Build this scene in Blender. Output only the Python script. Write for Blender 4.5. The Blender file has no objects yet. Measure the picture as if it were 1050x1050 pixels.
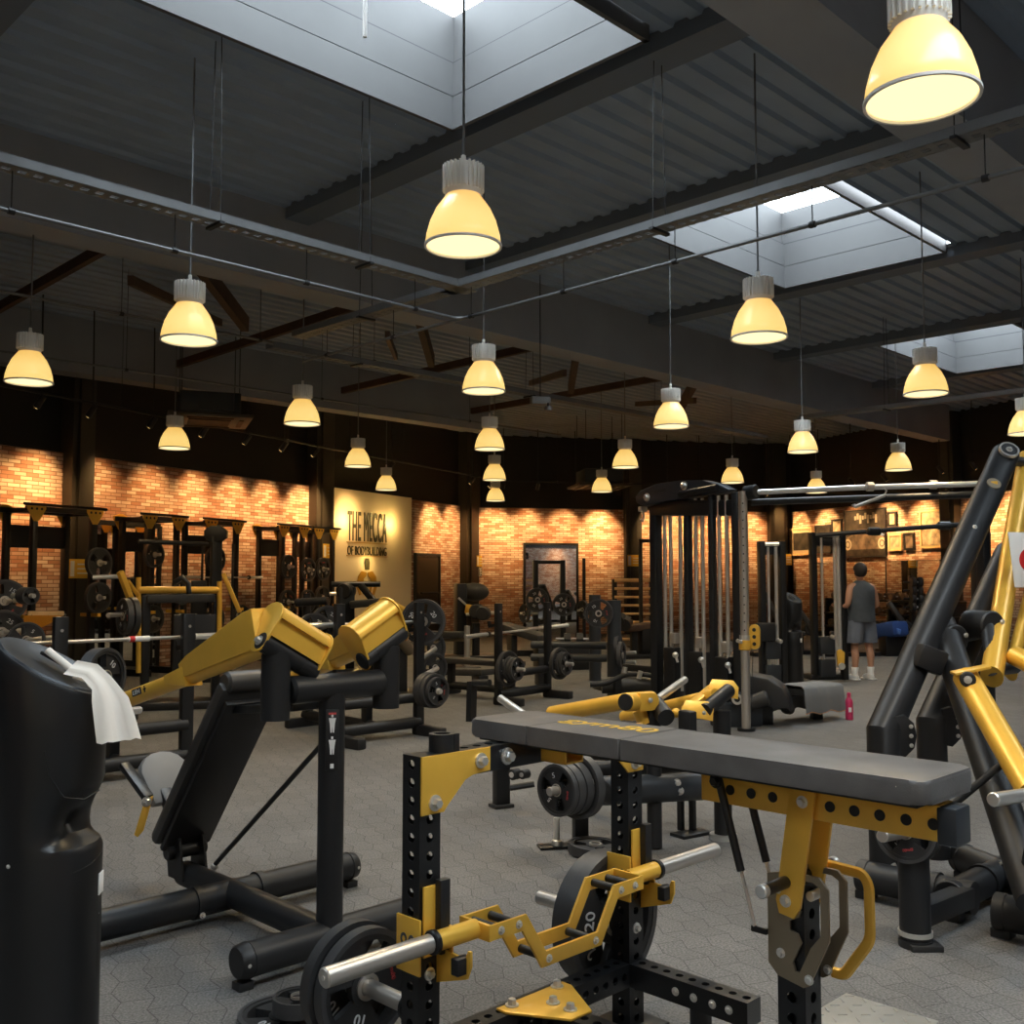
import bpy, bmesh, math, random
from mathutils import Vector, Matrix
random.seed(7)
SC = bpy.context.scene
COL = SC.collection
V = Vector

# ------------------------------------------------------------------ camera, sky, exposure
TILT = math.atan(70 / 1050)
EYE = 1.5
cam = bpy.data.cameras.new('camera'); cam.sensor_width = 36; cam.lens = 36.0; cam.clip_end = 200
camo = bpy.data.objects.new('camera', cam); COL.objects.link(camo)
camo.location = (0, 0, EYE); camo.rotation_euler = (math.pi / 2 + TILT, 0, 0)
SC.camera = camo
SC.view_settings.view_transform = 'Standard'; SC.view_settings.look = 'None'
SC.view_settings.gamma = 1.0; SC.view_settings.use_curve_mapping = False
SC.view_settings.exposure = 0.0
w = bpy.data.worlds.new('overcast_sky'); SC.world = w; w.use_nodes = True
w.node_tree.nodes['Background'].inputs[0].default_value = (0.86, 0.94, 1.0, 1)
w.node_tree.nodes['Background'].inputs[1].default_value = SKY = 11.5
WASH_W = 52.0      # wall wash spots
LAMP_W = 13.0      # each pendant

R2 = math.sqrt(.5)
def G(a, b, z=0.0):                     # the hall's own 45 degree building grid
    return V(((a - b) * R2, (a + b) * R2, z))
ct, st = math.cos(TILT), math.sin(TILT)
def at(px, py, Y):                      # point at distance Y seen at a photo position
    x = (px - 525) / 1050; u = (525 - py) / 1050
    k = Y / (ct - u * st)
    return V((k * x, Y, EYE + k * (st + u * ct)))
def atz(px, py, z):                     # point at height z seen at a photo position
    x = (px - 525) / 1050; u = (525 - py) / 1050
    k = (z - EYE) / (st + u * ct)
    return V((k * x, k * (ct - u * st), z))

# skylight openings: (a0, a1, b0, b1)
SKYL = [(2.55, 5.75, 4.42, 6.48), (8.95, 12.12, 4.85, 6.95), (16.3, 19.5, 5.5, 7.6),
        (-.4, 5.4, -2.2, .5), (8.3, 11.5, -1.9, .2), (-3.8, -.6, 4.4, 6.5), (-4.5, -1.3, -1.9, .2), (-2.4, .8, -7.5, -5.4), (4.0, 7.2, -7.5, -5.4)]  # unseen skylights added for floor light, the first lengthened to brighten the foreground
ROOF = 5.5
def area_portal(a0, a1, b0, b1):
    l = bpy.data.lights.new('skylight_daylight', 'AREA'); l.shape = 'RECTANGLE'
    l.size = a1 - a0; l.size_y = b1 - b0; l.cycles.is_portal = True
    o = bpy.data.objects.new('skylight_daylight', l); COL.objects.link(o)
    o.location = G((a0 + a1) / 2, (b0 + b1) / 2, ROOF + .96); o.rotation_euler = (0, 0, math.pi / 4)
for s in SKYL: area_portal(*s)

# ------------------------------------------------------------------ materials
def mat(name, col, rough=.5, metal=0.0, bump=0.0, bscale=200.0, var=0.0, vscale=6.0, spec=.5, coat=0.0, emit=None, estr=0):
    m = bpy.data.materials.new(name); m.use_nodes = True
    nt = m.node_tree; b = nt.nodes['Principled BSDF']
    b.inputs['Base Color'].default_value = (*col, 1); b.inputs['Roughness'].default_value = rough
    b.inputs['Metallic'].default_value = metal; b.inputs['Specular IOR Level'].default_value = spec
    b.inputs['Coat Weight'].default_value = coat
    tc = nt.nodes.new('ShaderNodeTexCoord')
    if var:
        n = nt.nodes.new('ShaderNodeTexNoise'); n.inputs['Scale'].default_value = vscale; n.inputs['Detail'].default_value = 5
        r = nt.nodes.new('ShaderNodeValToRGB')
        r.color_ramp.elements[0].position = .3; r.color_ramp.elements[1].position = .75
        r.color_ramp.elements[0].color = (*[c * (1 - var) for c in col], 1)
        r.color_ramp.elements[1].color = (*[min(1, c * (1 + var)) for c in col], 1)
        nt.links.new(tc.outputs['Object'], n.inputs['Vector']); nt.links.new(n.outputs['Fac'], r.inputs['Fac'])
        nt.links.new(r.outputs['Color'], b.inputs['Base Color'])
    if bump:
        n = nt.nodes.new('ShaderNodeTexNoise'); n.inputs['Scale'].default_value = bscale
        bp = nt.nodes.new('ShaderNodeBump'); bp.inputs['Strength'].default_value = bump; bp.inputs['Distance'].default_value = .002
        nt.links.new(tc.outputs['Object'], n.inputs['Vector']); nt.links.new(n.outputs['Fac'], bp.inputs['Height'])
        nt.links.new(bp.outputs['Normal'], b.inputs['Normal'])
    if emit:
        b.inputs['Emission Color'].default_value = (*emit, 1); b.inputs['Emission Strength'].default_value = estr
    return m

BLK = mat('black_powder_coat', (.0085, .009, .010), .36, .0, .15, 350, spec=.5)
SAT = mat('satin_black_steel', (.013, .0135, .015), .46, .0, .12, 300, spec=.42)
MATB = mat('matte_black_plastic', (.010, .010, .011), .50, 0, .1, 150)
GOLD = mat('gold_paint', (.86, .49, .065), .40, .35, .06, 400, var=.08, coat=.15)
GOLDD = mat('bronze_plate', (.30, .245, .17), .42, .75, .06, 300)
CHR = mat('chrome', (.78, .76, .72), .28, .80)
STEEL = mat('brushed_steel', (.58, .54, .49), .36, .8, .1, 500)
GALV = mat('galvanised_steel', (.17, .175, .18), .5, .5, .1, 120, var=.1)
RUB = mat('black_rubber', (.018, .018, .019), .55, 0, .2, 250)
RUBH = mat('lighter_rubber_rim', (.045, .045, .047), .45, 0, .2, 250)  # rim ring a lighter grey than the disc
VIN = mat('black_vinyl', (.035, .034, .033), .45, 0, .3, 260, var=.18, vscale=7)
VING = mat('grey_vinyl', (.20, .195, .19), .5, 0, .2, 260, var=.08)
VINF = mat('worn_grey_vinyl', (.13, .122, .117), .42, 0, .35, 300, var=.22, vscale=9)
TOWEL = mat('grey_towel', (.16, .165, .17), .9, 0, .5, 400)
PAPER = mat('paper', (.95, .87, .77), .8, 0, .2, 60)
WHITE = mat('white_paint', (.78, .77, .75), .5)
RED = mat('red_paint', (.55, .02, .02), .5)
YEL = mat('yellow_sign_plate', (.80, .48, .05), .5)
ORNG = mat('orange_plate_paint', (.70, .27, .02), .4, .3)
GAL2 = mat('tread_plate_aluminium', (.42, .41, .38), .42, .55, .1, 200, var=.1)
GREYC = mat('grey_machine_paint', (.045, .05, .057), .4, .4)
COLUMN = mat('black_column_paint', (.040, .034, .026), .45)
FASCIA = mat('black_wall_paint', (.013, .0115, .010), .7)
ROOFM = mat('dark_grey_deck_paint', (.27, .33, .41), .6, 0, .1, 60, var=.12, vscale=1.2)
BEAMM = mat('grey_beam_paint', (.27, .285, .31), .65, 0, .1, 60, var=.08, vscale=1.5)
DBEAM = mat('beam_and_shade_paint', (.13, .155, .19), .65, 0, .1, 60)
WOODB = mat('brown_timber', (.060, .030, .016), .7, 0, .2, 40, var=.25, vscale=4)
WELL = mat('grey_skylight_boards', (.098, .098, .10), .6, 0, .1, 30, var=.06, vscale=2)
GROOVE = mat('dark_joint_and_shade', (.05, .05, .055), .8)
SKIN = mat('skin', (.46, .24, .15), .55, 0, .1, 80)
HAIR = mat('dark_hair', (.020, .014, .010), .7, 0, .6, 120)
SHIRT = mat('grey_shirt_cloth', (.060, .070, .082), .9, 0, .4, 300, var=.15, vscale=8)
SHORT = mat('grey_shorts_cloth', (.13, .145, .18), .9, 0, .4, 300, var=.1, vscale=8)
SOCK = mat('white_sock', (.75, .75, .74), .9)
SHOE = mat('pale_shoe', (.55, .56, .56), .6)
PINK = mat('pink_bottle', (.55, .035, .12), .35)
WOOD = mat('light_wood', (.72, .47, .22), .5, var=.15)
BLUE = mat('blue_fabric', (.02, .06, .22), .7)
CREAM = mat('cream_panel_paint', (.72, .60, .42), .6)
LETTER = mat('dark_letter', (.050, .045, .020), .4, .3)
GOLDL = mat('ochre_letter', (.50, .27, .03), .4, .3)
DOORM = mat('dark_door_paint', (.022, .018, .012), .35)
HOUS = mat('finned_aluminium', (.85, .83, .79), .45, .15)

def emat(name, col, s):
    m = bpy.data.materials.new(name); m.use_nodes = True
    nt = m.node_tree; nt.nodes.clear()
    e = nt.nodes.new('ShaderNodeEmission'); o = nt.nodes.new('ShaderNodeOutputMaterial')
    e.inputs[0].default_value = (*col, 1); e.inputs[1].default_value = s
    nt.links.new(e.outputs[0], o.inputs[0]); return m
def shade_mat():
    m = bpy.data.materials.new('lit_amber_shade'); m.use_nodes = True
    nt = m.node_tree; b = nt.nodes['Principled BSDF']
    b.inputs['Base Color'].default_value = (.75, .60, .32, 1); b.inputs['Roughness'].default_value = .25
    # the bulb sits high in the shade: the glass glows most at its middle height
    tc = nt.nodes.new('ShaderNodeTexCoord'); sp = nt.nodes.new('ShaderNodeSeparateXYZ'); r = nt.nodes.new('ShaderNodeValToRGB')
    mp = nt.nodes.new('ShaderNodeMapRange'); mp.inputs[1].default_value = -.15; mp.inputs[2].default_value = .15
    nt.links.new(tc.outputs['Object'], sp.inputs[0]); nt.links.new(sp.outputs['Z'], mp.inputs[0]); nt.links.new(mp.outputs[0], r.inputs['Fac'])
    e = r.color_ramp.elements
    e[0].position = 0; e[0].color = (1.0, .66, .19, 1)
    e[1].position = 1; e[1].color = (.88, .48, .10, 1)
    k = e.new(.45); k.color = (1.0, .69, .21, 1)
    nt.links.new(r.outputs['Color'], b.inputs['Emission Color']); b.inputs['Emission Strength'].default_value = .95
    return m
SHADE = shade_mat()
BULB = emat('lamp_glow', (1.0, .80, .42), 1.5)
LEDW = emat('led_halo_strip', (1.0, .72, .28), 6.0)
SPOTG = emat('spot_lens_glow', (1.0, .62, .22), 4.0)

def brick_mat():
    m = bpy.data.materials.new('red_brick'); m.use_nodes = True
    nt = m.node_tree; b = nt.nodes['Principled BSDF']; L = nt.links.new
    tc = nt.nodes.new('ShaderNodeTexCoord'); sp = nt.nodes.new('ShaderNodeSeparateXYZ'); cb = nt.nodes.new('ShaderNodeCombineXYZ')
    L(tc.outputs['Object'], sp.inputs[0]); L(sp.outputs['X'], cb.inputs['X']); L(sp.outputs['Z'], cb.inputs['Y'])
    br = nt.nodes.new('ShaderNodeTexBrick'); br.inputs['Scale'].default_value = 1.0
    br.inputs['Brick Width'].default_value = .215; br.inputs['Row Height'].default_value = .060
    br.inputs['Mortar Size'].default_value = .006; br.inputs['Bias'].default_value = -.1
    br.inputs['Color1'].default_value = (.38, .17, .095, 1); br.inputs['Color2'].default_value = (.72, .58, .46, 1)
    br.inputs['Mortar'].default_value = (.20, .10, .055, 1)
    L(cb.outputs[0], br.inputs['Vector'])
    n = nt.nodes.new('ShaderNodeTexNoise'); n.inputs['Scale'].default_value = 2.2; n.inputs['Detail'].default_value = 6
    L(cb.outputs[0], n.inputs['Vector'])
    mx = nt.nodes.new('ShaderNodeMixRGB'); mx.blend_type = 'MULTIPLY'; mx.inputs[0].default_value = .6
    r = nt.nodes.new('ShaderNodeValToRGB'); r.color_ramp.elements[0].color = (.62, .56, .52, 1); r.color_ramp.elements[1].color = (1.25, 1.2, 1.15, 1)
    r.color_ramp.elements[0].position = .3; r.color_ramp.elements[1].position = .7
    L(n.outputs['Fac'], r.inputs['Fac']); L(br.outputs['Color'], mx.inputs[1]); L(r.outputs['Color'], mx.inputs[2])
    L(mx.outputs[0], b.inputs['Base Color']); b.inputs['Roughness'].default_value = .85
    bp = nt.nodes.new('ShaderNodeBump'); bp.inputs['Strength'].default_value = .6; bp.inputs['Distance'].default_value = .01; bp.invert = True
    L(br.outputs['Fac'], bp.inputs['Height']); L(bp.outputs['Normal'], b.inputs['Normal'])
    return m
BRICK = brick_mat()

def floor_mat():
    m = bpy.data.materials.new('interlocking_rubber_pavers'); m.use_nodes = True
    nt = m.node_tree; b = nt.nodes['Principled BSDF']; L = nt.links.new
    tc = nt.nodes.new('ShaderNodeTexCoord'); mp = nt.nodes.new('ShaderNodeMapping'); mp.inputs['Rotation'].default_value = (0, 0, math.radians(68))
    L(tc.outputs['Object'], mp.inputs['Vector'])
    # wavy bone-shaped pavers: brick grid sheared by a triangle wave
    wv = nt.nodes.new('ShaderNodeTexWave'); wv.wave_type = 'BANDS'; wv.bands_direction = 'X'; wv.wave_profile = 'TRI'
    wv.inputs['Scale'].default_value = 1.57; wv.inputs['Distortion'].default_value = .5; wv.inputs['Detail Scale'].default_value = 2.0
    L(mp.outputs[0], wv.inputs['Vector'])
    sp = nt.nodes.new('ShaderNodeSeparateXYZ'); L(mp.outputs[0], sp.inputs[0])
    ma = nt.nodes.new('ShaderNodeMath'); ma.operation = 'MULTIPLY_ADD'; ma.inputs[1].default_value = .032
    L(wv.outputs['Fac'], ma.inputs[0]); L(sp.outputs['Y'], ma.inputs[2])
    cb = nt.nodes.new('ShaderNodeCombineXYZ'); L(sp.outputs['X'], cb.inputs['X']); L(ma.outputs[0], cb.inputs['Y'])
    br = nt.nodes.new('ShaderNodeTexBrick'); br.inputs['Scale'].default_value = 1.0
    br.inputs['Brick Width'].default_value = .20; br.inputs['Row Height'].default_value = .115
    br.inputs['Mortar Size'].default_value = .0024; br.inputs['Mortar Smooth'].default_value = .3
    br.inputs['Color1'].default_value = (.130, .126, .121, 1); br.inputs['Color2'].default_value = (.154, .149, .143, 1)
    br.inputs['Mortar'].default_value = (.072, .070, .067, 1)
    L(cb.outputs[0], br.inputs['Vector'])
    n = nt.nodes.new('ShaderNodeTexNoise'); n.inputs['Scale'].default_value = 110; n.inputs['Detail'].default_value = 4
    L(tc.outputs['Object'], n.inputs['Vector'])
    n2 = nt.nodes.new('ShaderNodeTexNoise'); n2.inputs['Scale'].default_value = 1.3; n2.inputs['Detail'].default_value = 5
    L(tc.outputs['Object'], n2.inputs['Vector'])
    def mul(c1, node, lo, hi, p0, p1):
        r = nt.nodes.new('ShaderNodeValToRGB'); r.color_ramp.elements[0].position = p0; r.color_ramp.elements[1].position = p1
        r.color_ramp.elements[0].color = (lo, lo, lo, 1); r.color_ramp.elements[1].color = (hi, hi, hi, 1)
        L(node.outputs['Fac'], r.inputs['Fac'])
        mx = nt.nodes.new('ShaderNodeMixRGB'); mx.blend_type = 'MULTIPLY'; mx.inputs[0].default_value = 1
        L(c1, mx.inputs[1]); L(r.outputs['Color'], mx.inputs[2]); return mx.outputs[0]
    c = mul(br.outputs['Color'], n, .58, 1.42, .34, .70)
    c = mul(c, n2, .85, 1.12, .3, .7)
    L(c, b.inputs['Base Color']); b.inputs['Roughness'].default_value = .72; b.inputs['Specular IOR Level'].default_value = .35
    bp = nt.nodes.new('ShaderNodeBump'); bp.inputs['Strength'].default_value = .5; bp.inputs['Distance'].default_value = .004; bp.invert = True
    L(br.outputs['Fac'], bp.inputs['Height'])
    bp2 = nt.nodes.new('ShaderNodeBump'); bp2.inputs['Strength'].default_value = .25; bp2.inputs['Distance'].default_value = .003
    L(n.outputs['Fac'], bp2.inputs['Height']); L(bp.outputs['Normal'], bp2.inputs['Normal']); L(bp2.outputs['Normal'], b.inputs['Normal'])
    return m
FLOORM = floor_mat()

def mirror_mat():
    return mat('mirror_glass', (.80, .80, .78), .02, 1.0)
MIRROR = mirror_mat()
def glazing_mat():
    m = bpy.data.materials.new('skylight_glass'); m.use_nodes = True
    nt = m.node_tree; nt.nodes.clear(); L = nt.links.new
    t = nt.nodes.new('ShaderNodeBsdfTransparent'); t.inputs[0].default_value = (.93, .95, .96, 1)
    g = nt.nodes.new('ShaderNodeBsdfGlossy'); g.inputs['Roughness'].default_value = .1
    x = nt.nodes.new('ShaderNodeMixShader'); x.inputs[0].default_value = .06
    o = nt.nodes.new('ShaderNodeOutputMaterial')
    L(t.outputs[0], x.inputs[1]); L(g.outputs[0], x.inputs[2]); L(x.outputs[0], o.inputs[0]); return m
GLASS = glazing_mat()

# ------------------------------------------------------------------ mesh helpers
def basis(d, up=V((0, 0, 1))):
    d = d.normalized()
    if abs(d.dot(up)) > .999: up = V((1, 0, 0))
    x = up.cross(d).normalized(); y = d.cross(x).normalized()
    return x, y, d
class M:
    def __init__(s): s.bm = bmesh.new()
    def _faces(s, verts, faces):
        vs = [s.bm.verts.new(v) for v in verts]
        for f in faces:
            try: s.bm.faces.new([vs[i] for i in f])
            except ValueError: pass
        return vs
    def frame(s, c, x, y, z, sx, sy, sz, bev=0.0):
        c = V(c); vs = []
        for k in (-1, 1):
            for j in (-1, 1):
                for i in (-1, 1): vs.append(c + x * (i * sx / 2) + y * (j * sy / 2) + z * (k * sz / 2))
        f = [(0, 2, 3, 1), (4, 5, 7, 6), (0, 1, 5, 4), (2, 6, 7, 3), (0, 4, 6, 2), (1, 3, 7, 5)]
        vv = s._faces(vs, f)
        if bev:
            es = list({e for v in vv for e in v.link_edges})
            bmesh.ops.bevel(s.bm, geom=es, offset=min(bev, .49 * min(sx, sy, sz)), segments=2, affect='EDGES', profile=.5)
        return s
    def box(s, c, size, ang=0.0, bev=0.0):
        x = V((math.cos(ang), math.sin(ang), 0)); y = V((-math.sin(ang), math.cos(ang), 0))
        return s.frame(c, x, y, V((0, 0, 1)), *size, bev)
    def beam(s, p0, p1, wd, ht, bev=0.0, up=V((0, 0, 1))):
        p0, p1 = V(p0), V(p1); x, y, d = basis(p1 - p0, V(up))
        return s.frame((p0 + p1) / 2, x, y, d, wd, ht, (p1 - p0).length, bev)
    def cyl(s, p0, p1, r, r2=None, n=20, rim=0.0):
        p0, p1 = V(p0), V(p1); r2 = r if r2 is None else r2
        x, y, d = basis(p1 - p0); L = (p1 - p0).length
        rings = [(0, r), (L, r2)]
        if rim: rings = [(0, r - rim), (rim, r), (L - rim, r2), (L, r2 - rim)]
        return s.rev(p0, x, y, d, rings, n)
    def rev(s, o, x, y, d, rings, n=24, caps=True):
        al = []
        for (h, r) in rings:
            al.append([s.bm.verts.new(o + d * h + x * (r * math.cos(2 * math.pi * i / n)) + y * (r * math.sin(2 * math.pi * i / n))) for i in range(n)])
        for a, b in zip(al, al[1:]):
            for i in range(n): s.bm.faces.new([a[i], a[(i + 1) % n], b[(i + 1) % n], b[i]])
        if caps:
            s.bm.faces.new(list(reversed(al[0]))); s.bm.faces.new(al[-1])
        return s
    def lathe(s, c, rings, n=28, axis=V((0, 0, 1)), caps=True):
        x, y, d = basis(V(axis)); return s.rev(V(c), x, y, d, rings, n, caps)
    def ring(s, c, axis, ro, ri, t, n=36):      # washer
        x, y, d = basis(V(axis)); c = V(c) - d * (t / 2); al = []
        for (h, r) in [(0, ri), (0, ro), (t, ro), (t, ri)]:
            al.append([s.bm.verts.new(c + d * h + x * (r * math.cos(2 * math.pi * i / n)) + y * (r * math.sin(2 * math.pi * i / n))) for i in range(n)])
        for k in range(4):
            a, b = al[k], al[(k + 1) % 4]
            for i in range(n): s.bm.faces.new([a[i], a[(i + 1) % n], b[(i + 1) % n], b[i]])
        return s
    def tube(s, pts, r, n=12, up=V((0, 0, 1)), round_=0.0, oval=1.0):
        pts = [V(p) for p in pts]
        if round_:
            q = [pts[0]]
            for a, b, c in zip(pts, pts[1:], pts[2:]):
                u = (a - b); v = (c - b); k = min(round_, u.length * .49, v.length * .49)
                u = b + u.normalized() * k; v = b + v.normalized() * k
                for t in (0, .25, .5, .75, 1): q.append((1 - t) ** 2 * u + 2 * t * (1 - t) * b + t * t * v)
            q.append(pts[-1]); pts = q
        al = []; px = None
        for i, p in enumerate(pts):
            t0 = (pts[i] - pts[i - 1]).normalized() if i else None
            t1 = (pts[i + 1] - pts[i]).normalized() if i < len(pts) - 1 else None
            t = t0 if t1 is None else t1 if t0 is None else (t0 + t1).normalized()
            if px is None: x, y, _ = basis(t, up)
            else:
                x = (px - t * px.dot(t)).normalized(); y = t.cross(x)
            px = x
            sc = 1.0 if (t0 is None or t1 is None) else min(1.6, 1 / max(.3, t.dot(t1)))
            bd = None
            if t0 is not None and t1 is not None and (t1 - t0).length > 1e-4: bd = (t1 - t0).normalized()
            ring = []
            for k in range(n):
                an = 2 * math.pi * k / n; o = x * (r * oval * math.cos(an)) + y * (r * math.sin(an))
                if bd is not None: o = o + bd * (o.dot(bd) * (sc - 1))
                ring.append(s.bm.verts.new(p + o))
            al.append(ring)
        for a, b in zip(al, al[1:]):
            for i in range(n): s.bm.faces.new([a[i], a[(i + 1) % n], b[(i + 1) % n], b[i]])
        s.bm.faces.new(list(reversed(al[0]))); s.bm.faces.new(al[-1]); return s
    def prism(s, poly, o, ux, uy, t, bev=0.0):    # poly in (ux, uy), centred thickness t
        o, ux, uy = V(o), V(ux).normalized(), V(uy).normalized(); nz = ux.cross(uy).normalized(); n = len(poly)
        lo = [s.bm.verts.new(o + ux * p[0] + uy * p[1] - nz * (t / 2)) for p in poly]
        hi = [s.bm.verts.new(o + ux * p[0] + uy * p[1] + nz * (t / 2)) for p in poly]
        fs = [s.bm.faces.new(list(reversed(lo))), s.bm.faces.new(hi)]
        for i in range(n): s.bm.faces.new([lo[i], lo[(i + 1) % n], hi[(i + 1) % n], hi[i]])
        if bev:
            es = [e for f in fs for e in f.edges]
            bmesh.ops.bevel(s.bm, geom=es, offset=bev, segments=2, affect='EDGES', profile=.5)
        return s
    def bolt(s, c, axis, r=.012, h=.01):
        x, y, d = basis(V(axis)); c = V(c)
        s.rev(c, x, y, d, [(0, r * 1.5), (h * .25, r * 1.5)], 14)
        s.rev(c + d * h * .25, x, y, d, [(0, r), (h * .7, r), (h, r * .8)], 6); return s
    def sph(s, c, r, sx=1, sy=1, sz=1, n=16):
        g = bmesh.ops.create_uvsphere(s.bm, u_segments=n, v_segments=max(6, n // 2), radius=r)
        for v in g['verts']: v.co = V((v.co.x * sx, v.co.y * sy, v.co.z * sz)) + V(c)
        return s
    def perf(s, p0, p1, wd, pitch, hr, facing, hole_faces=(1, 1, 1, 1), th=.005):
        """perforated square tube p0->p1; facing = direction of one side's normal"""
        p0, p1 = V(p0), V(p1); d = (p1 - p0); L = d.length; d.normalize()
        x = V(facing); x = (x - d * x.dot(d)).normalized(); y = d.cross(x)
        nn = max(1, round(L / pitch)); pt = L / nn; K = 12
        for qi, (nrm, tan) in enumerate(((x, y), (y, -x), (-x, -y), (-y, x))):
            for i in range(nn):
                o = p0 + d * (pt * (i + .5)) + nrm * (wd / 2)
                def sq(an):
                    c_, s_ = math.cos(an), math.sin(an); k = 1 / max(abs(c_), abs(s_)); return c_ * k * wd / 2, s_ * k * pt / 2
                if not hole_faces[qi]:
                    s._faces([o + tan * (a * wd / 2) + d * (b * pt / 2) for a, b in ((-1, -1), (1, -1), (1, 1), (-1, 1))], [(0, 1, 2, 3)]); continue
                outer = []; inner = []; deep = []
                for k in range(K):
                    an = 2 * math.pi * k / K + math.pi / 4
                    a, b = sq(an); outer.append(s.bm.verts.new(o + tan * a + d * b))
                    inner.append(s.bm.verts.new(o + tan * (hr * math.cos(an)) + d * (hr * math.sin(an))))
                    deep.append(s.bm.verts.new(o - nrm * th + tan * (hr * math.cos(an)) + d * (hr * math.sin(an))))
                for k in range(K):
                    j = (k + 1) % K
                    s.bm.faces.new([outer[k], outer[j], inner[j], inner[k]]); s.bm.faces.new([inner[k], inner[j], deep[j], deep[k]])
        for e, sg in ((p0, -1), (p1, 1)):
            s._faces([e + x * (a * wd / 2) + y * (b * wd / 2) for a, b in ((-1, -1), (1, -1), (1, 1), (-1, 1))], [(0, 1, 2, 3) if sg > 0 else (3, 2, 1, 0)])
        return s
    def build(s, name, m, parent=None, loc=None, sharp=35):
        bm = s.bm
        root = parent
        while root is not None and root.parent is not None: root = root.parent
        off = V(root.location) if root is not None else V(loc) if loc is not None else V((0, 0, 0))
        if off.length: bmesh.ops.translate(bm, verts=bm.verts, vec=-off)
        bmesh.ops.recalc_face_normals(bm, faces=bm.faces)
        for f in bm.faces: f.smooth = True
        ca = math.radians(sharp)
        for e in bm.edges:
            e.smooth = len(e.link_faces) == 2 and e.calc_face_angle(0) < ca
        me = bpy.data.meshes.new(name); bm.to_mesh(me); bm.free()
        me.materials.append(m)
        o = bpy.data.objects.new(name, me); COL.objects.link(o)
        if parent is not None: o.parent = parent
        else: o.location = off
        return o
def tag(o, label, cat, group=None, kind=None):
    if label: o['label'] = label
    if cat: o['category'] = cat
    if group: o['group'] = group
    if kind: o['kind'] = kind
    return o
def thing(name, label, cat, loc, group=None):
    o = bpy.data.objects.new(name, None); o.empty_display_size = .1; COL.objects.link(o); o.location = loc
    return tag(o, label, cat, group)
KIDS = {}
def dup(root, loc, label, group=None, rz=None):
    c = root.copy(); COL.objects.link(c); c.location = loc; c['label'] = label
    if rz is not None: c.rotation_euler = (0, 0, rz)
    if group: c['group'] = group
    def rec(src, dst):
        for ch in kids(src):
            d = ch.copy(); COL.objects.link(d); d.parent = dst; rec(ch, d)
    rec(root, c); return c
def kids(o):
    if o not in KIDS: KIDS[o] = [x for x in COL.objects if x.parent == o]
    return KIDS[o]
def text_mesh(txt, m, parent, name, o, ux, uy, height, width=None, depth=.004, loc=None, bold=0.0, space=1.0):
    cu = bpy.data.curves.new('t', 'FONT'); cu.body = txt; cu.size = 1; cu.extrude = .5; cu.offset = bold; cu.space_character = space; cu.align_x = 'CENTER'; cu.align_y = 'CENTER'
    ob = bpy.data.objects.new('t', cu); COL.objects.link(ob)
    dg = bpy.context.evaluated_depsgraph_get(); me = bpy.data.meshes.new_from_object(ob.evaluated_get(dg))
    COL.objects.unlink(ob); bpy.data.objects.remove(ob)
    xs = [v.co.x for v in me.vertices]; ys = [v.co.y for v in me.vertices]
    cx, cy = (min(xs) + max(xs)) / 2, (min(ys) + max(ys)) / 2; W_, H_ = max(xs) - min(xs), max(ys) - min(ys)
    sy = height / H_; sx = (width / W_) if width else sy
    o, ux, uy = V(o), V(ux).normalized(), V(uy).normalized(); nz = ux.cross(uy)
    root = parent
    while root is not None and root.parent is not None: root = root.parent
    off = V(root.location) if root is not None else V((0, 0, 0))
    for v in me.vertices:
        v.co = o - off + ux * ((v.co.x - cx) * sx) + uy * ((v.co.y - cy) * sy) + nz * (v.co.z * depth)
    me.name = name; me.materials.clear(); me.materials.append(m)
    ob = bpy.data.objects.new(name, me); COL.objects.link(ob); ob.parent = parent
    return ob
U = V((R2, R2, 0)); B_ = V((-R2, R2, 0)); ZZ = V((0, 0, 1))     # grid axes: U away to the right, B_ away to the left
# ------------------------------------------------------------------ shell
def struct(o): o['kind'] = 'structure'; return o
C0, C1, C2, C3 = V((-16.3, -2.6, 0)), V((-1.2, 28.0, 0)), V((8.25, 30.2, 0)), V((21.3, -3.4, 0))
mm = M(); mm._faces([C0 + V((-.3, -.3, 0)), C3 + V((.3, -.3, 0)), C2 + V((.3, .3, 0)), C1 + V((-.3, .3, 0))], [(0, 1, 2, 3)])
struct(mm.build('floor', FLOORM))
def wall(name, p, q):
    d = (q - p).normalized(); n = V((d.y, -d.x, 0))       # n points into the room
    m = M(); m.frame((p + q) / 2 - n * .11 + ZZ * 3.2, d, n, ZZ, (q - p).length + .3, .2, 6.4)
    o = struct(m.build(name, FASCIA)); return d, n
dL, nL = wall('wall_left', C0, C1)
dM, nM = wall('wall_back', C1, C2)
dR, nR = wall('wall_right', C2, C3)
wall('wall_front', C3, C0)

# corrugated deck with the skylight openings cut out
mm = M(); pr = []; bb = -14.0
while bb < 23:
    for db, dz in ((0, 0), (.10, 0), (.125, .038), (.225, .038)): pr.append((bb + db, ROOF + dz))
    bb += .25
for (b0, z0), (b1, z1) in zip(pr, pr[1:]):
    cuts = sorted([(s[0], s[1]) for s in SKYL if b1 > s[2] - .02 and b0 < s[3] + .02])
    seg = []; cur = -16.0
    for (x0, x1) in cuts:
        if x0 > cur: seg.append((cur, x0))
        cur = x1
    seg.append((cur, 31.0))
    for (x0, x1) in seg:
        mm._faces([G(x0, b0, z0), G(x1, b0, z0), G(x1, b1, z1), G(x0, b1, z1)], [(0, 1, 2, 3)])
struct(mm.build('ceiling', ROOFM))
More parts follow.
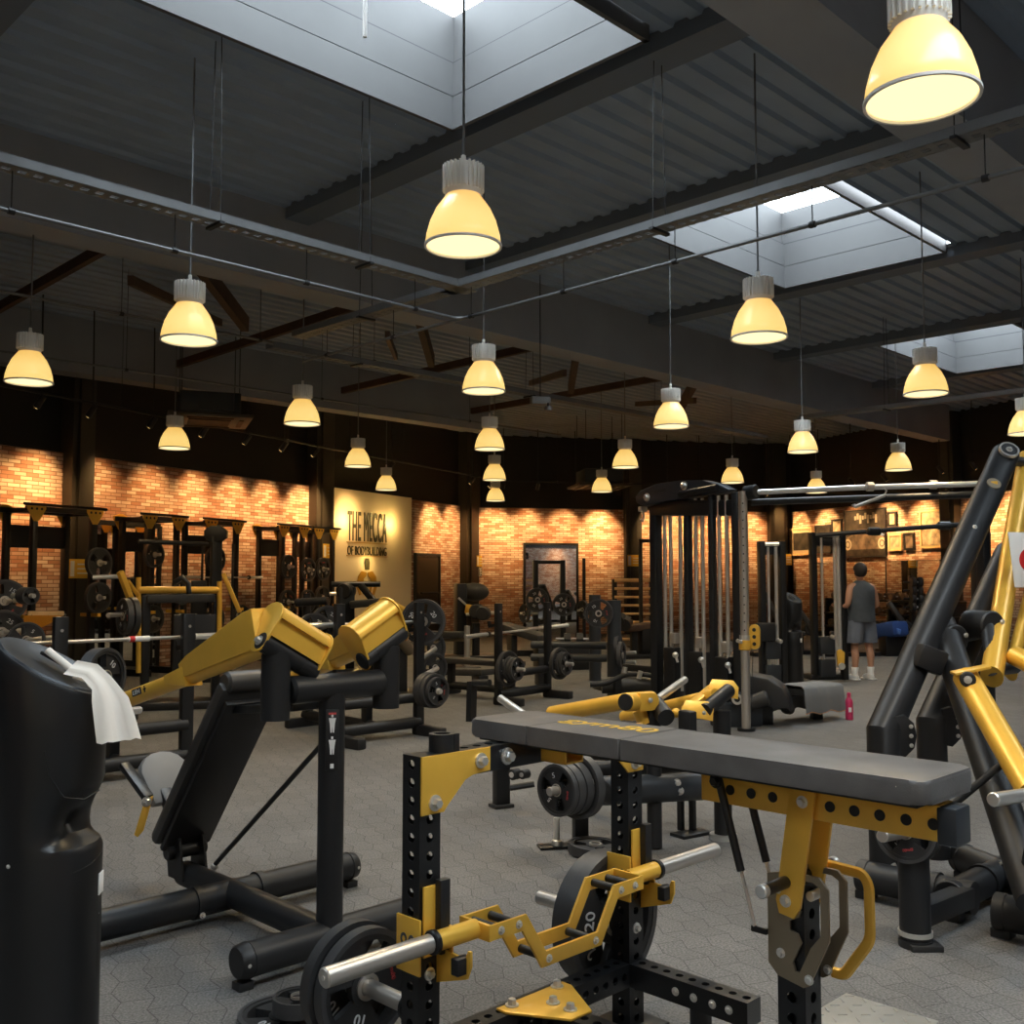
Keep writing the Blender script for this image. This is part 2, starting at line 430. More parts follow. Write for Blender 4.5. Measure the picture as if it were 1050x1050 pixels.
# long beams
def rbeam(a0, b0, a1, b1, z0, z1, wd, m=BEAMM):
    x = M(); x.beam(G(a0, b0, (z0 + z1) / 2), G(a1, b1, (z0 + z1) / 2), wd, z1 - z0)
    return struct(x.build('roof_beam', m))
rbeam(-12, 9.55, 23.5, 9.55, 4.68, ROOF + .04, .40)
rbeam(-8, 2.88, 26, 2.88, 4.68, ROOF + .04, .46)
rbeam(-3, -3.6, 19, -3.6, 4.68, ROOF + .04, .46)
rbeam(2.5, 15.9, 15.0, 15.9, 4.68, ROOF + .04, .40)
for s in SKYL[:3]:
    for av in (s[0] - .28, s[1] + .30):
        rbeam(av, 3.1, av, 9.35, 5.38, ROOF + .03, .30, DBEAM)  # dark cross beams partly stand in for deck that is only in shade
# timber bracing under the rear roof bay
def brace(p, q, wd=.10, ht=.16):
    x = M(); x.beam(p, q, wd, ht); return struct(x.build('roof_brace', WOODB))
for k, a in enumerate((1.2, 4.5, 7.8, 11.1, 14.4)):
    brace(G(a, 9.8, 5.05), G(a + .1, 15.7, 5.05), .07, .12)
    brace(G(a + .2, 9.85, 5.3), G(a + 2.6, 12.2, 4.95), .10, .2)
    brace(G(a, 10.0, 4.55), G(a + 3.0, 13.6, 5.3), .06, .10)

# skylights
for i, (a0, a1, b0, b1) in enumerate(SKYL):
    root = bpy.data.objects.new('window_%d' % (i + 1), None); COL.objects.link(root); root['kind'] = 'structure'
    root.location = G((a0 + a1) / 2, (b0 + b1) / 2, ROOF)
    t = .04; z0, zm, z1 = ROOF - .10, ROOF + .50, ROOF + .95
    lo, up, gr = M(), M(), M()
    e = .07
    for (p, q, nin) in ((G(a0, b0), G(a1, b0), B_), (G(a1, b0), G(a1, b1), -U), (G(a1, b1), G(a0, b1), -B_), (G(a0, b1), G(a0, b0), U)):
        d = (q - p).normalized(); c = (p + q) / 2; L = (q - p).length
        lo.frame(c - nin * t / 2 + ZZ * ((z0 + .30 + zm) / 2 - .0), d, nin, ZZ, L + 2 * t, t, zm - z0 - .305)
        lo.frame(c - nin * t / 2 + ZZ * (z0 + .15), d, nin, ZZ, L + 2 * t, t, .29)
        gr.frame(c - nin * (t / 2 + .008) + ZZ * (z0 + .3), d, nin, ZZ, L + 2 * t, t, .03)
        up.frame(c - nin * (t / 2 + e) + ZZ * ((zm + z1) / 2 + .02), d, nin, ZZ, L + 2 * e + 2 * t, t, z1 - zm - .0)
        gr.frame(c - nin * (e / 2 + t) + ZZ * (zm + .01), d, nin, ZZ, L + 2 * e + 2 * t, e + t, .02)  # dark ledge strip paints in the shadow of the step
    lo.build('lining', WELL, root); up.build('upper_lining', WELL, root); gr.build('joint_shade', GROOVE, root)
    g = M(); g.frame(G((a0 + a1) / 2, (b0 + b1) / 2, z1 + .035), U, B_, ZZ, a1 - a0 + .3, b1 - b0 + .3, .012); g.build('glazing', GLASS, root)
    f = M()
    for k in range(1, 3): f.frame(G(a0 + (a1 - a0) * k / 3, (b0 + b1) / 2, z1 - .01), U, B_, ZZ, .05, b1 - b0 + .2, .06)
    f.build('mullion', WELL, root)
    if i == 0:
        p = atz(374, 38, 5.05); f = M(); f.cyl(p, p + V((0, 0, 1.3)), .014, n=10); f.build('opening_rod', WHITE, root)

# brick panels, columns, signs on the walls ------------------------------------------------
HB = 3.5
def along(P, d, px):        # distance along a wall for a photo column
    k = (px - 525) / 1050   # X = k * Y (near enough at eye level)
    return (k * P.y - P.x) / (d.x - k * d.y)
def panel(name, P, d, n, s0, s1, z0, z1, m, t=.05, off=0.0):
    o = bpy.data.objects.new(name, None)
    me = M(); me.box((0, 0, 0), (s1 - s0, t, z1 - z0)); ob = me.build(name, m)
    c = P + d * ((s0 + s1) / 2) + n * (t / 2 + off)
    bpy.data.objects.remove(o)
    ob.location = (c.x, c.y, (z0 + z1) / 2); ob.rotation_euler = (0, 0, math.atan2(d.y, d.x))
    return ob
sL = lambda px: along(C0, dL, px)
sM = lambda px: along(C1, dM, px)
sR = lambda px: along(C2, dR, px)
k_ = 0
def brick(P, d, n, s0, s1, z0=0.0, z1=HB):
    global k_; k_ += 1
    return struct(panel('trim_%d' % k_, P, d, n, s0, s1, z0, z1, BRICK))
def column(P, d, n, s0, s1):
    me = M(); c = P + d * ((s0 + s1) / 2) + n * .12
    me.frame(c + ZZ * 2.75, d, n, ZZ, s1 - s0, .28, 5.5)
    me.frame(c + n * .16 + ZZ * 2.75, d, n, ZZ, (s1 - s0) * .55, .06, 5.5)
    return struct(me.build('column', COLUMN))
SLC = [(60, 83), (314, 333), (471, 487)]
brick(C0, dL, nL, sL(60) - 14, sL(60)); column(C0, dL, nL, sL(60), sL(83))
brick(C0, dL, nL, sL(83), sL(314)); column(C0, dL, nL, sL(314), sL(332))
struct(panel('trim_20', C0, dL, nL, sL(332), sL(419), 0, HB + .03, CREAM, .08))
brick(C0, dL, nL, sL(419), sL(470)); column(C0, dL, nL, sL(470), sL(486) - .12)
brick(C1, dM, nM, .05, sM(639)); column(C1, dM, nM, sM(639), sM(655))
brick(C1, dM, nM, sM(655), sM(786)); column(C1, dM, nM, sM(786), sM(803))
brick(C2, dR, nR, .1, sR(973), 2.0, HB); column(C2, dR, nR, sR(973), sR(988))
brick(C2, dR, nR, .1, .95, 0, 2.0)
brick(C2, dR, nR, sR(988), sR(1050) + 9)
# wide mirror under the pictures
mroot = bpy.data.objects.new('wall_mirror', None); COL.objects.link(mroot); mroot.location = C2 + dR * 3.4 + ZZ * 1.0
tag(mroot, 'wide mirror set in the right brick wall below the framed pictures', 'mirror')
a = M(); a.frame(C2 + dR * ((.95 + sR(973)) / 2) + nR * .03 + ZZ * 1.0, dR, nR, ZZ, sR(973) - .95, .06, 1.98); a.build('mirror_pane', MIRROR, mroot)
for ss in (.95, 2.4, 4.0, sR(973) - .03):
    a = M(); a.frame(C2 + dR * ss + nR * .065 + ZZ * 1.0, dR, nR, ZZ, .025, .012, 1.98); a.build('mirror_seam', MATB, mroot)
# tall mirror on the back brick wall
s0, s1 = sM(537), sM(591)
mroot = bpy.data.objects.new('wall_mirror', None); COL.objects.link(mroot); mroot.location = C1 + dM * (s0 + s1) / 2 + nM * .06 + ZZ * 1.3
tag(mroot, 'upright black-framed mirror on the middle of the back brick wall', 'mirror')
a = M(); a.frame(C1 + dM * ((s0 + s1) / 2) + nM * .075 + ZZ * 1.25, dM, nM, ZZ, s1 - s0, .03, 2.5); a.build('mirror_pane', MIRROR, mroot)
a = M()
for ss in (s0, s1): a.frame(C1 + dM * ss + nM * .08 + ZZ * 1.25, dM, nM, ZZ, .06, .06, 2.5)
a.frame(C1 + dM * ((s0 + s1) / 2) + nM * .08 + ZZ * 2.5, dM, nM, ZZ, s1 - s0 + .06, .06, .06); a.build('mirror_frame', MATB, mroot)
# mirror behind the left racks
s0, s1 = sL(93), sL(160)
mroot = bpy.data.objects.new('wall_mirror', None); COL.objects.link(mroot); mroot.location = C0 + dL * (s0 + s1) / 2 + nL * .06 + ZZ * 1.2
tag(mroot, 'mirror in a black frame on the left brick wall just right of the first column', 'mirror')
a = M(); a.frame(C0 + dL * ((s0 + s1) / 2) + nL * .065 + ZZ * 1.22, dL, nL, ZZ, s1 - s0, .03, 2.44); a.build('mirror_pane', MIRROR, mroot)
a = M()
for ss in (s0, s1): a.frame(C0 + dL * ss + nL * .07 + ZZ * 1.22, dL, nL, ZZ, .08, .06, 2.44)
a.frame(C0 + dL * ((s0 + s1) / 2) + nL * .07 + ZZ * 2.44, dL, nL, ZZ, s1 - s0, .06, .08); a.build('mirror_frame', MATB, mroot)
# door in the left wall
s0, s1 = sL(424), sL(446)
door = bpy.data.objects.new('door_1', None); COL.objects.link(door); struct(door); door.location = C0 + dL * (s0 + s1) / 2 + nL * .06
a = M()
for q, (x0, x1) in enumerate(((s0, s1),)):
    a.frame(C0 + dL * ((x0 + x1) / 2) + nL * .08 + ZZ * 1.05, dL, nL, ZZ, x1 - x0, .06, 2.1)
a.build('door_leaf', DOORM, door)
a = M()
for ss in (s0 - .04, s1 + .04): a.frame(C0 + dL * ss + nL * .09 + ZZ * 1.07, dL, nL, ZZ, .07, .1, 2.14)
a.frame(C0 + dL * ((s0 + s1) / 2) + nL * .09 + ZZ * 2.14, dL, nL, ZZ, s1 - s0 + .15, .1, .07); a.build('door_frame', MATB, door)
a = M(); a.cyl(C0 + dL * (s0 + .1) + nL * .17 + ZZ * 1.18, C0 + dL * (s1 - .1) + nL * .17 + ZZ * 1.18, .025)
a.build('push_bar', SAT, door)

# halo-lit wall sign
sc_, zc = (sL(353) + sL(393)) / 2, 2.72
o = C0 + dL * sc_ + nL * .092
sign = thing('wall_sign', 'raised dark letters reading THE MECCA OF BODYBUILDING glowing on the cream wall panel', 'sign', o + ZZ * 2.4)
sw = sL(393) - sL(353)
text_mesh('THE MECCA', LETTER, sign, 'letters', o + ZZ * 2.72, dL, ZZ, .68, sw, .016, space=1.12)
text_mesh('OF BODYBUILDING', LETTER, sign, 'letters', o + ZZ * 2.17, dL, ZZ, .20, sw, .016, space=1.06)
a = M(); a.frame(o + ZZ * 2.35, dL, nL, ZZ, sw * 1.03, .03, .012); a.frame(o + ZZ * 2.05, dL, nL, ZZ, sw * 1.03, .03, .012); a.build('rule', GOLDL, sign)
eo = C0 + dL * (sL(373)) + nL * .1
em = thing('wall_emblem', 'ochre outline figure of a muscular torso painted under the letters on the cream panel', 'emblem', eo + ZZ * 1.4)
a = M()
a.prism([(-.08, 0), (.08, 0), (.10, .16), (.06, .26), (-.06, .26), (-.10, .16)], eo + ZZ * 1.74, dL, ZZ, .01)
a.build('head', LETTER, em)
a = M()
for sg in (-1, 1):
    pts = [(0.03 * sg, .0), (.22 * sg, .03), (.36 * sg, -.10), (.40 * sg, -.34), (.30 * sg, -.52), (.22 * sg, -.50), (.29 * sg, -.33), (.22 * sg, -.2), (.16 * sg, -.5), (.12 * sg, -.5), (.14 * sg, -.15), (.03 * sg, -.08)]
    if sg < 0: pts = pts[::-1]
    a.prism(pts, eo + ZZ * 1.68, dL, ZZ, .01)
a.build('torso', GOLDL, em)
for (ds, z, p) in ((-.62 * sw, 2.82, 30), (.62 * sw, 2.82, 30), (0, 1.93, 16), (-.3 * sw, 3.0, 6), (.3 * sw, 3.0, 6)):
    l = bpy.data.lights.new('sign_halo', 'POINT'); l.energy = p * .55; l.color = (1, .66, .22); l.shadow_soft_size = .05
    q = bpy.data.objects.new('sign_halo', l); COL.objects.link(q); q.location = C0 + dL * (sc_ + ds) + nL * .30 + ZZ * z

# yellow notices on the columns
def notice(P, d, n, s, z, lab, wd=.42, ht=.30, m=YEL, extra=True, off=.318):
    r = thing('notice_plate', lab, 'sign', P + d * s + n * off + ZZ * z)
    x = M(); x.frame(P + d * s + n * off + ZZ * z, d, n, ZZ, wd, .01, ht, .003); x.build('plate', m, r)
    if extra:
        x = M()
        for q in range(3): x.frame(P + d * (s + .05) + n * (off + .007) + ZZ * (z + .07 - .07 * q), d, n, ZZ, wd * .5, .004, .02)
        x.frame(P + d * (s - wd * .36) + n * (off + .007) + ZZ * z, d, n, ZZ, wd * .18, .004, ht * .8); x.build('print', WHITE if m is YEL else MATB, r)
    return r
notice(C0, dL, nL, sL(68), 1.68, 'yellow notice with a white strip on the black column at far left')
notice(C0, dL, nL, sL(325), 2.12, 'yellow notice on the black column left of the cream sign panel')
notice(C0, dL, nL, sL(482), 2.02, 'yellow notice on the corner column between door and back wall')
notice(C0, dL, nL, sL(482), 1.72, 'small white notice under the yellow one on the corner column', .16, .22, WHITE)
notice(C1, dM, nM, sM(647), 2.05, 'yellow notice on the column right of the back wall mirror', .44, .32)
notice(C1, dM, nM, sM(803) - .05, 2.1, 'yellow notice half hidden at the right-hand back corner column', .3, .32)

# framed pictures on the right wall
GREYPIC = mat('grey_print', (.16, .11, .075), .6, var=.8, vscale=4)
DARKPIC = mat('dark_print', (.035, .028, .022), .5, var=.9, vscale=5)
PALEPIC = mat('pale_print', (.40, .30, .19), .6, var=.6, vscale=6)
MATTE = mat('cream_mount', (.48, .36, .22), .7)
def picture(x0, x1, z0, z1, frame, img, lab, mount=.0):
    s0, s1 = sR(x0), sR(x1); c = C2 + dR * ((s0 + s1) / 2) + nR * .09 + ZZ * ((z0 + z1) / 2)
    r = thing('framed_picture', lab, 'picture', c)
    W_, H_ = s1 - s0, z1 - z0; f = .05
    x = M()
    for sg in (-1, 1):
        x.frame(c + dR * (sg * (W_ / 2 - f / 2)), dR, nR, ZZ, f, .05, H_); x.frame(c + ZZ * (sg * (H_ / 2 - f / 2)), dR, nR, ZZ, W_ - 2 * f, .05, f)
    x.build('frame', frame, r)
    if mount:
        x = M(); x.frame(c - nR * .01, dR, nR, ZZ, W_ - f, .01, H_ - f); x.build('mount', MATTE, r)
    x = M(); x.frame(c + nR * .0, dR, nR, ZZ, W_ - f - mount, .012, H_ - f - mount); x.build('print', img, r)
    return r, c, W_, H_
picture(813, 836, 2.22, 3.02, WOOD, DARKPIC, 'large square picture in a pale frame, leftmost on the right brick wall', .25)
picture(839, 855, 2.25, 3.05, MATB, DARKPIC, 'dark portrait picture second from left on the right brick wall', .0)
picture(856, 867, 2.74, 3.18, MATB, PALEPIC, 'small picture with a bright image left of the car panel', .1)
r, c, W_, H_ = picture(869, 912, 2.1, 3.38, MATB, DARKPIC, 'largest dark panel with an old car under a pale lettered scrawl')
CARL = mat('pale_chalk', (.42, .36, .28), .8)
x = M(); x.prism([(-.78, -.42), (.78, -.42), (.80, -.15), (.55, -.05), (.35, .12), (-.30, .12), (-.55, -.05), (-.80, -.12)], c + nR * .012, -nR.cross(ZZ) if False else dR, ZZ, .008)
x.build('car_body', GREYPIC, r)
for sg in (-1, 1):
    x = M(); x.ring(c + nR * .02 + dR * (sg * .66) - ZZ * .28, nR, .15, .10, .006, 20); x.lathe(c + nR * .017 + dR * (sg * .66) - ZZ * .28, [(0, .06), (.006, .06)], 16, nR); x.build('headlamp', CARL, r)
x = M()
for i in range(9):
    s_ = -.35 + .1 * i; x.frame(c + nR * .012 + dR * s_ + ZZ * (.42 + .05 * math.sin(i * 2.1)), dR, nR, ZZ, .07, .008, .10 + .06 * (i % 3))
x.build('scrawl', CARL, r)
picture(914, 923, 2.88, 3.25, MATB, PALEPIC, 'small framed picture above the two small ones right of the car panel', .12)
picture(914, 928, 2.25, 2.68, WOOD, PALEPIC, 'small pale-framed picture directly right of the old car panel', .15)
picture(930, 941, 2.25, 2.68, MATB, GREYPIC, 'small dark-framed picture second right of the old car panel', .08)
picture(947, 972, 2.28, 3.22, WOOD, PALEPIC, 'wide pale collage picture at the right end of the picture wall', .1)

# wall wash spots on a rail under the roof
spm = None
def wash(P, d, n, s, i, tz=2.6, pw=1.0, lab=''):
    c = P + d * s + n * 1.25 + ZZ * 4.0
    r = thing('spotlight', lab, 'spotlight', c + ZZ * 0.35, 'wall wash spotlights')
    tgt = P + d * s + n * .05 + ZZ * tz; dr = (tgt - c).normalized()
    x = M(); x.cyl(c - dr * .10, c + dr * .10, .045, .05, 14); x.build('head', MATB, r)
    x = M(); x.cyl(c - dr * .04, c + ZZ * 1.52, .012, n=8); x.build('stem', MATB, r)
    x = M(); x.lathe(c + dr * .094, [(0, .04), (.012, .04)], 14, dr); x.build('lens', SPOTG, r)
    l = bpy.data.lights.new('wall_wash', 'SPOT'); l.energy = WASH_W * pw * 10; l.color = (1.0, .60, .24); l.spot_size = math.radians(57); l.spot_blend = 1.0; l.shadow_soft_size = .06
    q = bpy.data.objects.new('wall_wash', l); COL.objects.link(q); q.location = c + dr * .13
    q.rotation_euler = dr.to_track_quat('-Z', 'Y').to_euler()
# the wall behind the camera: cream panels between brick, unseen spots added to brighten the mirror reflection
dF = (C0 - C3).normalized(); nF = V((dF.y, -dF.x, 0)); LF = (C0 - C3).length
for i in range(6):
    struct(panel('trim_%d' % (30 + i), C3, dF, nF, LF * i / 6 + .2, LF * (i + 1) / 6 - .2, 0, HB, CREAM if i % 2 else BRICK))
for i in range(7):
    l = bpy.data.lights.new('front_fill_spot', 'SPOT'); l.energy = 260; l.color = (1, .66, .32); l.spot_size = math.radians(70); l.spot_blend = 1
    q = bpy.data.objects.new('front_fill_spot', l); COL.objects.link(q); q.location = C3 + dF * (LF * (i + .5) / 7) + nF * 1.3 + ZZ * 4.1
    q.rotation_euler = (-nF * 1.25 - ZZ * 1.7).to_track_quat('-Z', 'Y').to_euler()
k = 0
for px, pw in ((-25, .4), (30, .85), (95, .45), (150, .5), (196, .7), (236, .7), (270, .7), (306, 1.2), (352, .35), (440, 1.0), (461, .8)):
    k += 1; wash(C0, dL, nL, sL(px), k, 2.72, pw, 'small black spotlight hung before the left brick wall')
for px, pw in ((506, 1.1), (540, .8), (577, .8), (614, 1.5), (668, 1), (700, 1), (735, 1), (768, 1)):
    k += 1; wash(C1, dM, nM, sM(px), k, 2.72, pw, 'small black spotlight hung before the back brick wall')
for px, pw in ((822, 1.0), (850, 1.2), (880, .8), (915, 1.8), (950, 1.2), (1010, 1.5), (1045, 1.2)):
    k += 1; wash(C2, dR, nR, sR(px), k, 2.75, pw, 'small black spotlight hung before the right brick wall')

# ------------------------------------------------------------------ pendant lamps on the 3.1 m grid
lamp0 = None
LAMPS = [(944, 64, 'nearest, largest amber dome pendant lamp, cut by the top edge at right'),
 (475, 226, 'large amber pendant lamp below the front skylight near the middle of the ceiling'),
 (194, 330, 'amber pendant lamp hanging right below the long cable tray at upper left'),
 (778, 327, 'amber pendant lamp hanging in front of the second skylight'),
 (30, 376, 'amber pendant lamp nearest the left edge, above the left brick wall'),
 (496, 386, 'topmost amber pendant lamp of the central column of four, alone under the pipe'),
 (688, 425, 'pale amber pendant lamp on a bright rod under the grey roof beam'),
 (949, 389, 'amber pendant lamp hanging below the third skylight at right'),
 (823, 453, 'amber pendant lamp between the second skylight and the chrome pull-up bar'),
 (921, 473, 'pale amber pendant lamp just above the framed picture wall'),
 (310, 422, 'amber pendant lamp right of the square ceiling air unit'),
 (179, 449, 'amber pendant lamp partly in front of the square ceiling air unit'),
 (367, 469, 'amber pendant lamp above and left of the cream sign panel'),
 (396, 495, 'small amber pendant lamp just above the cream sign panel'),
 (502, 450, 'second amber pendant lamp from the top in the central column'),
 (507, 484, 'third amber pendant lamp from the top in the central column'),
 (508, 507, 'lowest, smallest amber pendant lamp of the central column'),
 (641, 470, 'amber pendant lamp left of and above the cable tower top'),
 (617, 497, 'amber pendant lamp in front of the far ceiling air unit'),
 (751, 487, 'amber pendant lamp over the right end of the cable tower top'),
 (837, 498, 'amber pendant lamp cut off below by the chrome pull-up bar'),
 (1052, 433, 'amber pendant lamp half outside the right edge of the photo')]
for i, (px, py, lab) in enumerate(LAMPS):
    p = atz(px, py, 3.45)
    if lamp0 is None:
        lamp0 = thing('pendant_lamp', lab, 'lamp', p, 'amber pendant lamps')
        x = M(); x.lathe(p, [(-.147, .200), (-.140, .207), (-.08, .199), (-.01, .180), (.06, .148), (.11, .112), (.135, .095)], 40, caps=False); x.build('shade', SHADE, lamp0, sharp=60)
        x = M(); x.ring(p - ZZ * .143, ZZ, .211, .199, .012, 40); x.build('rim', HOUS, lamp0)
        x = M(); x.lathe(p - ZZ * .136, [(0, .198), (.004, .198)], 40); x.build('diffuser', BULB, lamp0)
        x = M(); x.lathe(p + ZZ * .145, [(-.012, .095), (.01, .10), (.14, .10), (.155, .092)], 32)
        for q in range(26):
            an = 2 * math.pi * q / 26; e = V((math.cos(an), math.sin(an), 0)); x.beam(p + e * .104 + ZZ * .16, p + e * .104 + ZZ * .30, .009, .02, up=e)
        x.build('finned_housing', HOUS, lamp0)
        x = M(); x.cyl(p + ZZ * .31, p + ZZ * (ROOF - 3.45 + .02), .0075, n=8); x.build('rod', GALV, lamp0)
        x = M(); x.ring(p + ZZ * .335, V((1, 0, 0)), .03, .022, .008, 18); x.cyl(p + ZZ * .31, p + ZZ * .36, .014, n=10); x.build('hook', HOUS, lamp0)
        COL.update() if hasattr(COL, 'update') else None
    else: dup(lamp0, p, lab)
    l = bpy.data.lights.new('lamp_light', 'SPOT'); l.energy = LAMP_W * 10; l.color = (1, .74, .40); l.spot_size = math.radians(140); l.spot_blend = .6; l.shadow_soft_size = .18
    q = bpy.data.objects.new('lamp_light', l); COL.objects.link(q); q.location = p - ZZ * .16

# ------------------------------------------------------------------ cable trays, pipes, air units
def tray(p, q, lab, wd=.16, ht=.06, hang=()):
    d = (q - p).normalized(); s = ZZ.cross(d).normalized(); L = (q - p).length
    r = thing('cable_tray', lab, 'cable tray', (p + q) / 2, 'cable trays')
    x = M(); n = int(L / .1)
    x.frame((p + q) / 2 + s * wd / 2 + ZZ * ht / 2, s, ZZ, d, .004, ht, L); x.frame((p + q) / 2 - s * wd / 2 + ZZ * ht / 2, s, ZZ, d, .004, ht, L)
    for sg in (-1, 1):
        x.frame((p + q) / 2 + s * (sg * (wd / 2 - .012)) + ZZ * ht, s, ZZ, d, .03, .005, L); x.frame((p + q) / 2 + s * (sg * .045), s, ZZ, d, .045, .004, L)
    x.frame((p + q) / 2, s, ZZ, d, .014, .004, L)
    x.build('perforated_channel', GALV, r)
    x = M()
    for i in range(n): x.frame(p + d * (.05 + i * L / n), s, ZZ, d, wd, .005, .045)
    x.build('slotted_floor', GALV, r)
    for t in hang:
        x = M()
        for sg in (-1, 1): x.cyl(p + d * t + s * (sg * wd * .5), p + d * t + s * (sg * wd * .28) + ZZ * (ROOF + .02 - p.z), .004, n=6)
        x.frame(p + d * t - ZZ * .012, s, ZZ, d, wd + .05, .02, .04)
        x.build('hanger', SAT, r)
    return r
tray(G(-1.5, 6.72, 4.1), G(6.2, 6.72, 4.1), 'long perforated cable tray coming from the left edge to the junction', hang=(2.2, 5.15, 6.5))
tray(G(6.05, 6.9, 4.1), G(6.05, -2.5, 4.1), 'perforated cable tray rising from the junction to the right edge', hang=(2.4, 4.6, 7.2))
tray(G(6.05, 9.3, 4.1), G(6.05, 6.8, 4.1), 'short cable tray running back from the junction under the grey beam', hang=(1.2,))
tray(G(6.1, 9.95, 4.1), G(16.5, 9.95, 4.1), 'far perforated cable tray running behind the central lamps', hang=(1.2, 4.2, 7.2))
tray(G(14.95, 8.3, 4.1), G(15.1, 1.5, 4.1), 'far cable tray below the third skylight at right', hang=(1.4, 3.6, 5.6))
def pipe(pts, lab, r=.015, top=None, step=1.5, m=GALV):
    o = thing('conduit_pipe', lab, 'pipe', V(pts[0]), 'conduit pipes')
    x = M(); x.tube(pts, r, 10, round_=.12); x.build('pipe', m, o)
    for p, q in zip(pts, pts[1:]):
        p, q = V(p), V(q); L = (q - p).length; k = step * .4
        while k < L:
            c = p + (q - p) * (k / L); d = (q - p).normalized(); x = M(); x.cyl(c, V((c.x, c.y, top if top else ROOF + .02)), .004, n=6); x.cyl(c - d * .02, c + d * .02, r + .008, n=10); k += step; x.build('hanger', SAT, o)
    return o
pipe([G(-1.5, 6.72, 3.83), G(6.05, 6.72, 3.83), G(6.05, 6.3, 3.83)], 'thin conduit slung under the long left cable tray', .014, 4.09, 1.1)
pipe([G(6.05, 9.2, 3.83), G(6.05, -2.5, 3.83)], 'thin conduit slung under the right-hand cable tray', .014, 4.09, 1.1)
pipe([G(-1, 10.05, 4.2), G(10.5, 10.05, 4.2)], 'thin conduit on long hangers behind the left lamps', .014, None, 1.6)
pipe([G(1.5, 12.72, 4.2), G(14.0, 12.72, 4.2)], 'thin conduit running behind the ceiling air unit', .014, None, 3)
pipe([C0 + dL * (sL(83) - 6) + nL * 1.25 + ZZ * 4.12, C0 + dL * (sL(470)) + nL * 1.25 + ZZ * 4.12], 'spotlight rail along the dark fascia of the left wall', .02, None, 4, MATB)
pipe([C1 + dM * .6 + nM * 1.25 + ZZ * 4.12, C1 + dM * 8.6 + nM * 1.25 + ZZ * 4.12], 'spotlight rail along the dark fascia of the back wall', .02, None, 4, MATB)

def aircon(c, ang, sz, lab):
    r = thing('air_unit', lab, 'air conditioner', c + ZZ * .4, 'ceiling air units')
    x = M(); x.box(c + ZZ * .2, (sz * .72, sz * .72, .36), ang, .02); x.build('body', GREYC, r)
    x = M(); x.box(c, (sz, sz, .06), ang, .02); x.build('fascia_panel', COLUMN, r)
    x = M(); x.box(c - ZZ * .035, (sz * .5, sz * .5, .02), ang)
    for q in range(4):
        d = V((math.cos(ang + q * math.pi / 2), math.sin(ang + q * math.pi / 2), 0)); x.frame(c + d * sz * .38 - ZZ * .035, d, ZZ.cross(d), ZZ, .07, sz * .55, .02)
    x.build('grille', WOODB, r)
    x = M()
    for i in (-1, 1):
        for j in (-1, 1):
            e = V((math.cos(ang) * i - math.sin(ang) * j, math.sin(ang) * i + math.cos(ang) * j, 0)) * sz * .34; x.cyl(c + e + ZZ * .3, V((c.x + e.x, c.y + e.y, ROOF + .02)), .008, n=6)
    x.build('hanger_rod', SAT, r)
    x = M(); x.box(c + V((.25, -.42, .22)), (.5, .1, .26), ang * .0 + .2); x.build('duct_louvre', GREYC, r)
aircon(V((-4.75, 15.9, 4.0)), math.radians(20), 1.25, 'square ceiling air unit hanging over the left side, behind a lamp')
aircon(V((2.1, 24.5, 3.75)), math.radians(10), 1.3, 'far ceiling air unit hanging before the back wall, behind a lamp')
c = at(554, 411, 13.2)
r = thing('emergency_light', 'small grey emergency light box hung from the cable tray near the ceiling centre', 'light fitting', c + ZZ * .06)
x = M(); x.box(c, (.26, .10, .10), .3, .01); x.build('housing', VING, r)
x = M(); x.lathe(c + V((.10, -.02, -.13)), [(0, .055), (.05, .045)], 14); x.build('lamp_head', VING, r)
x = M(); x.cyl(c + ZZ * .04, V((c.x, c.y, ROOF + .02)), .008, n=6); x.cyl(c + V((.1, -.02, -.08)), c + V((.1, -.02, -.03)), .012, n=8); x.build('stem', SAT, r)
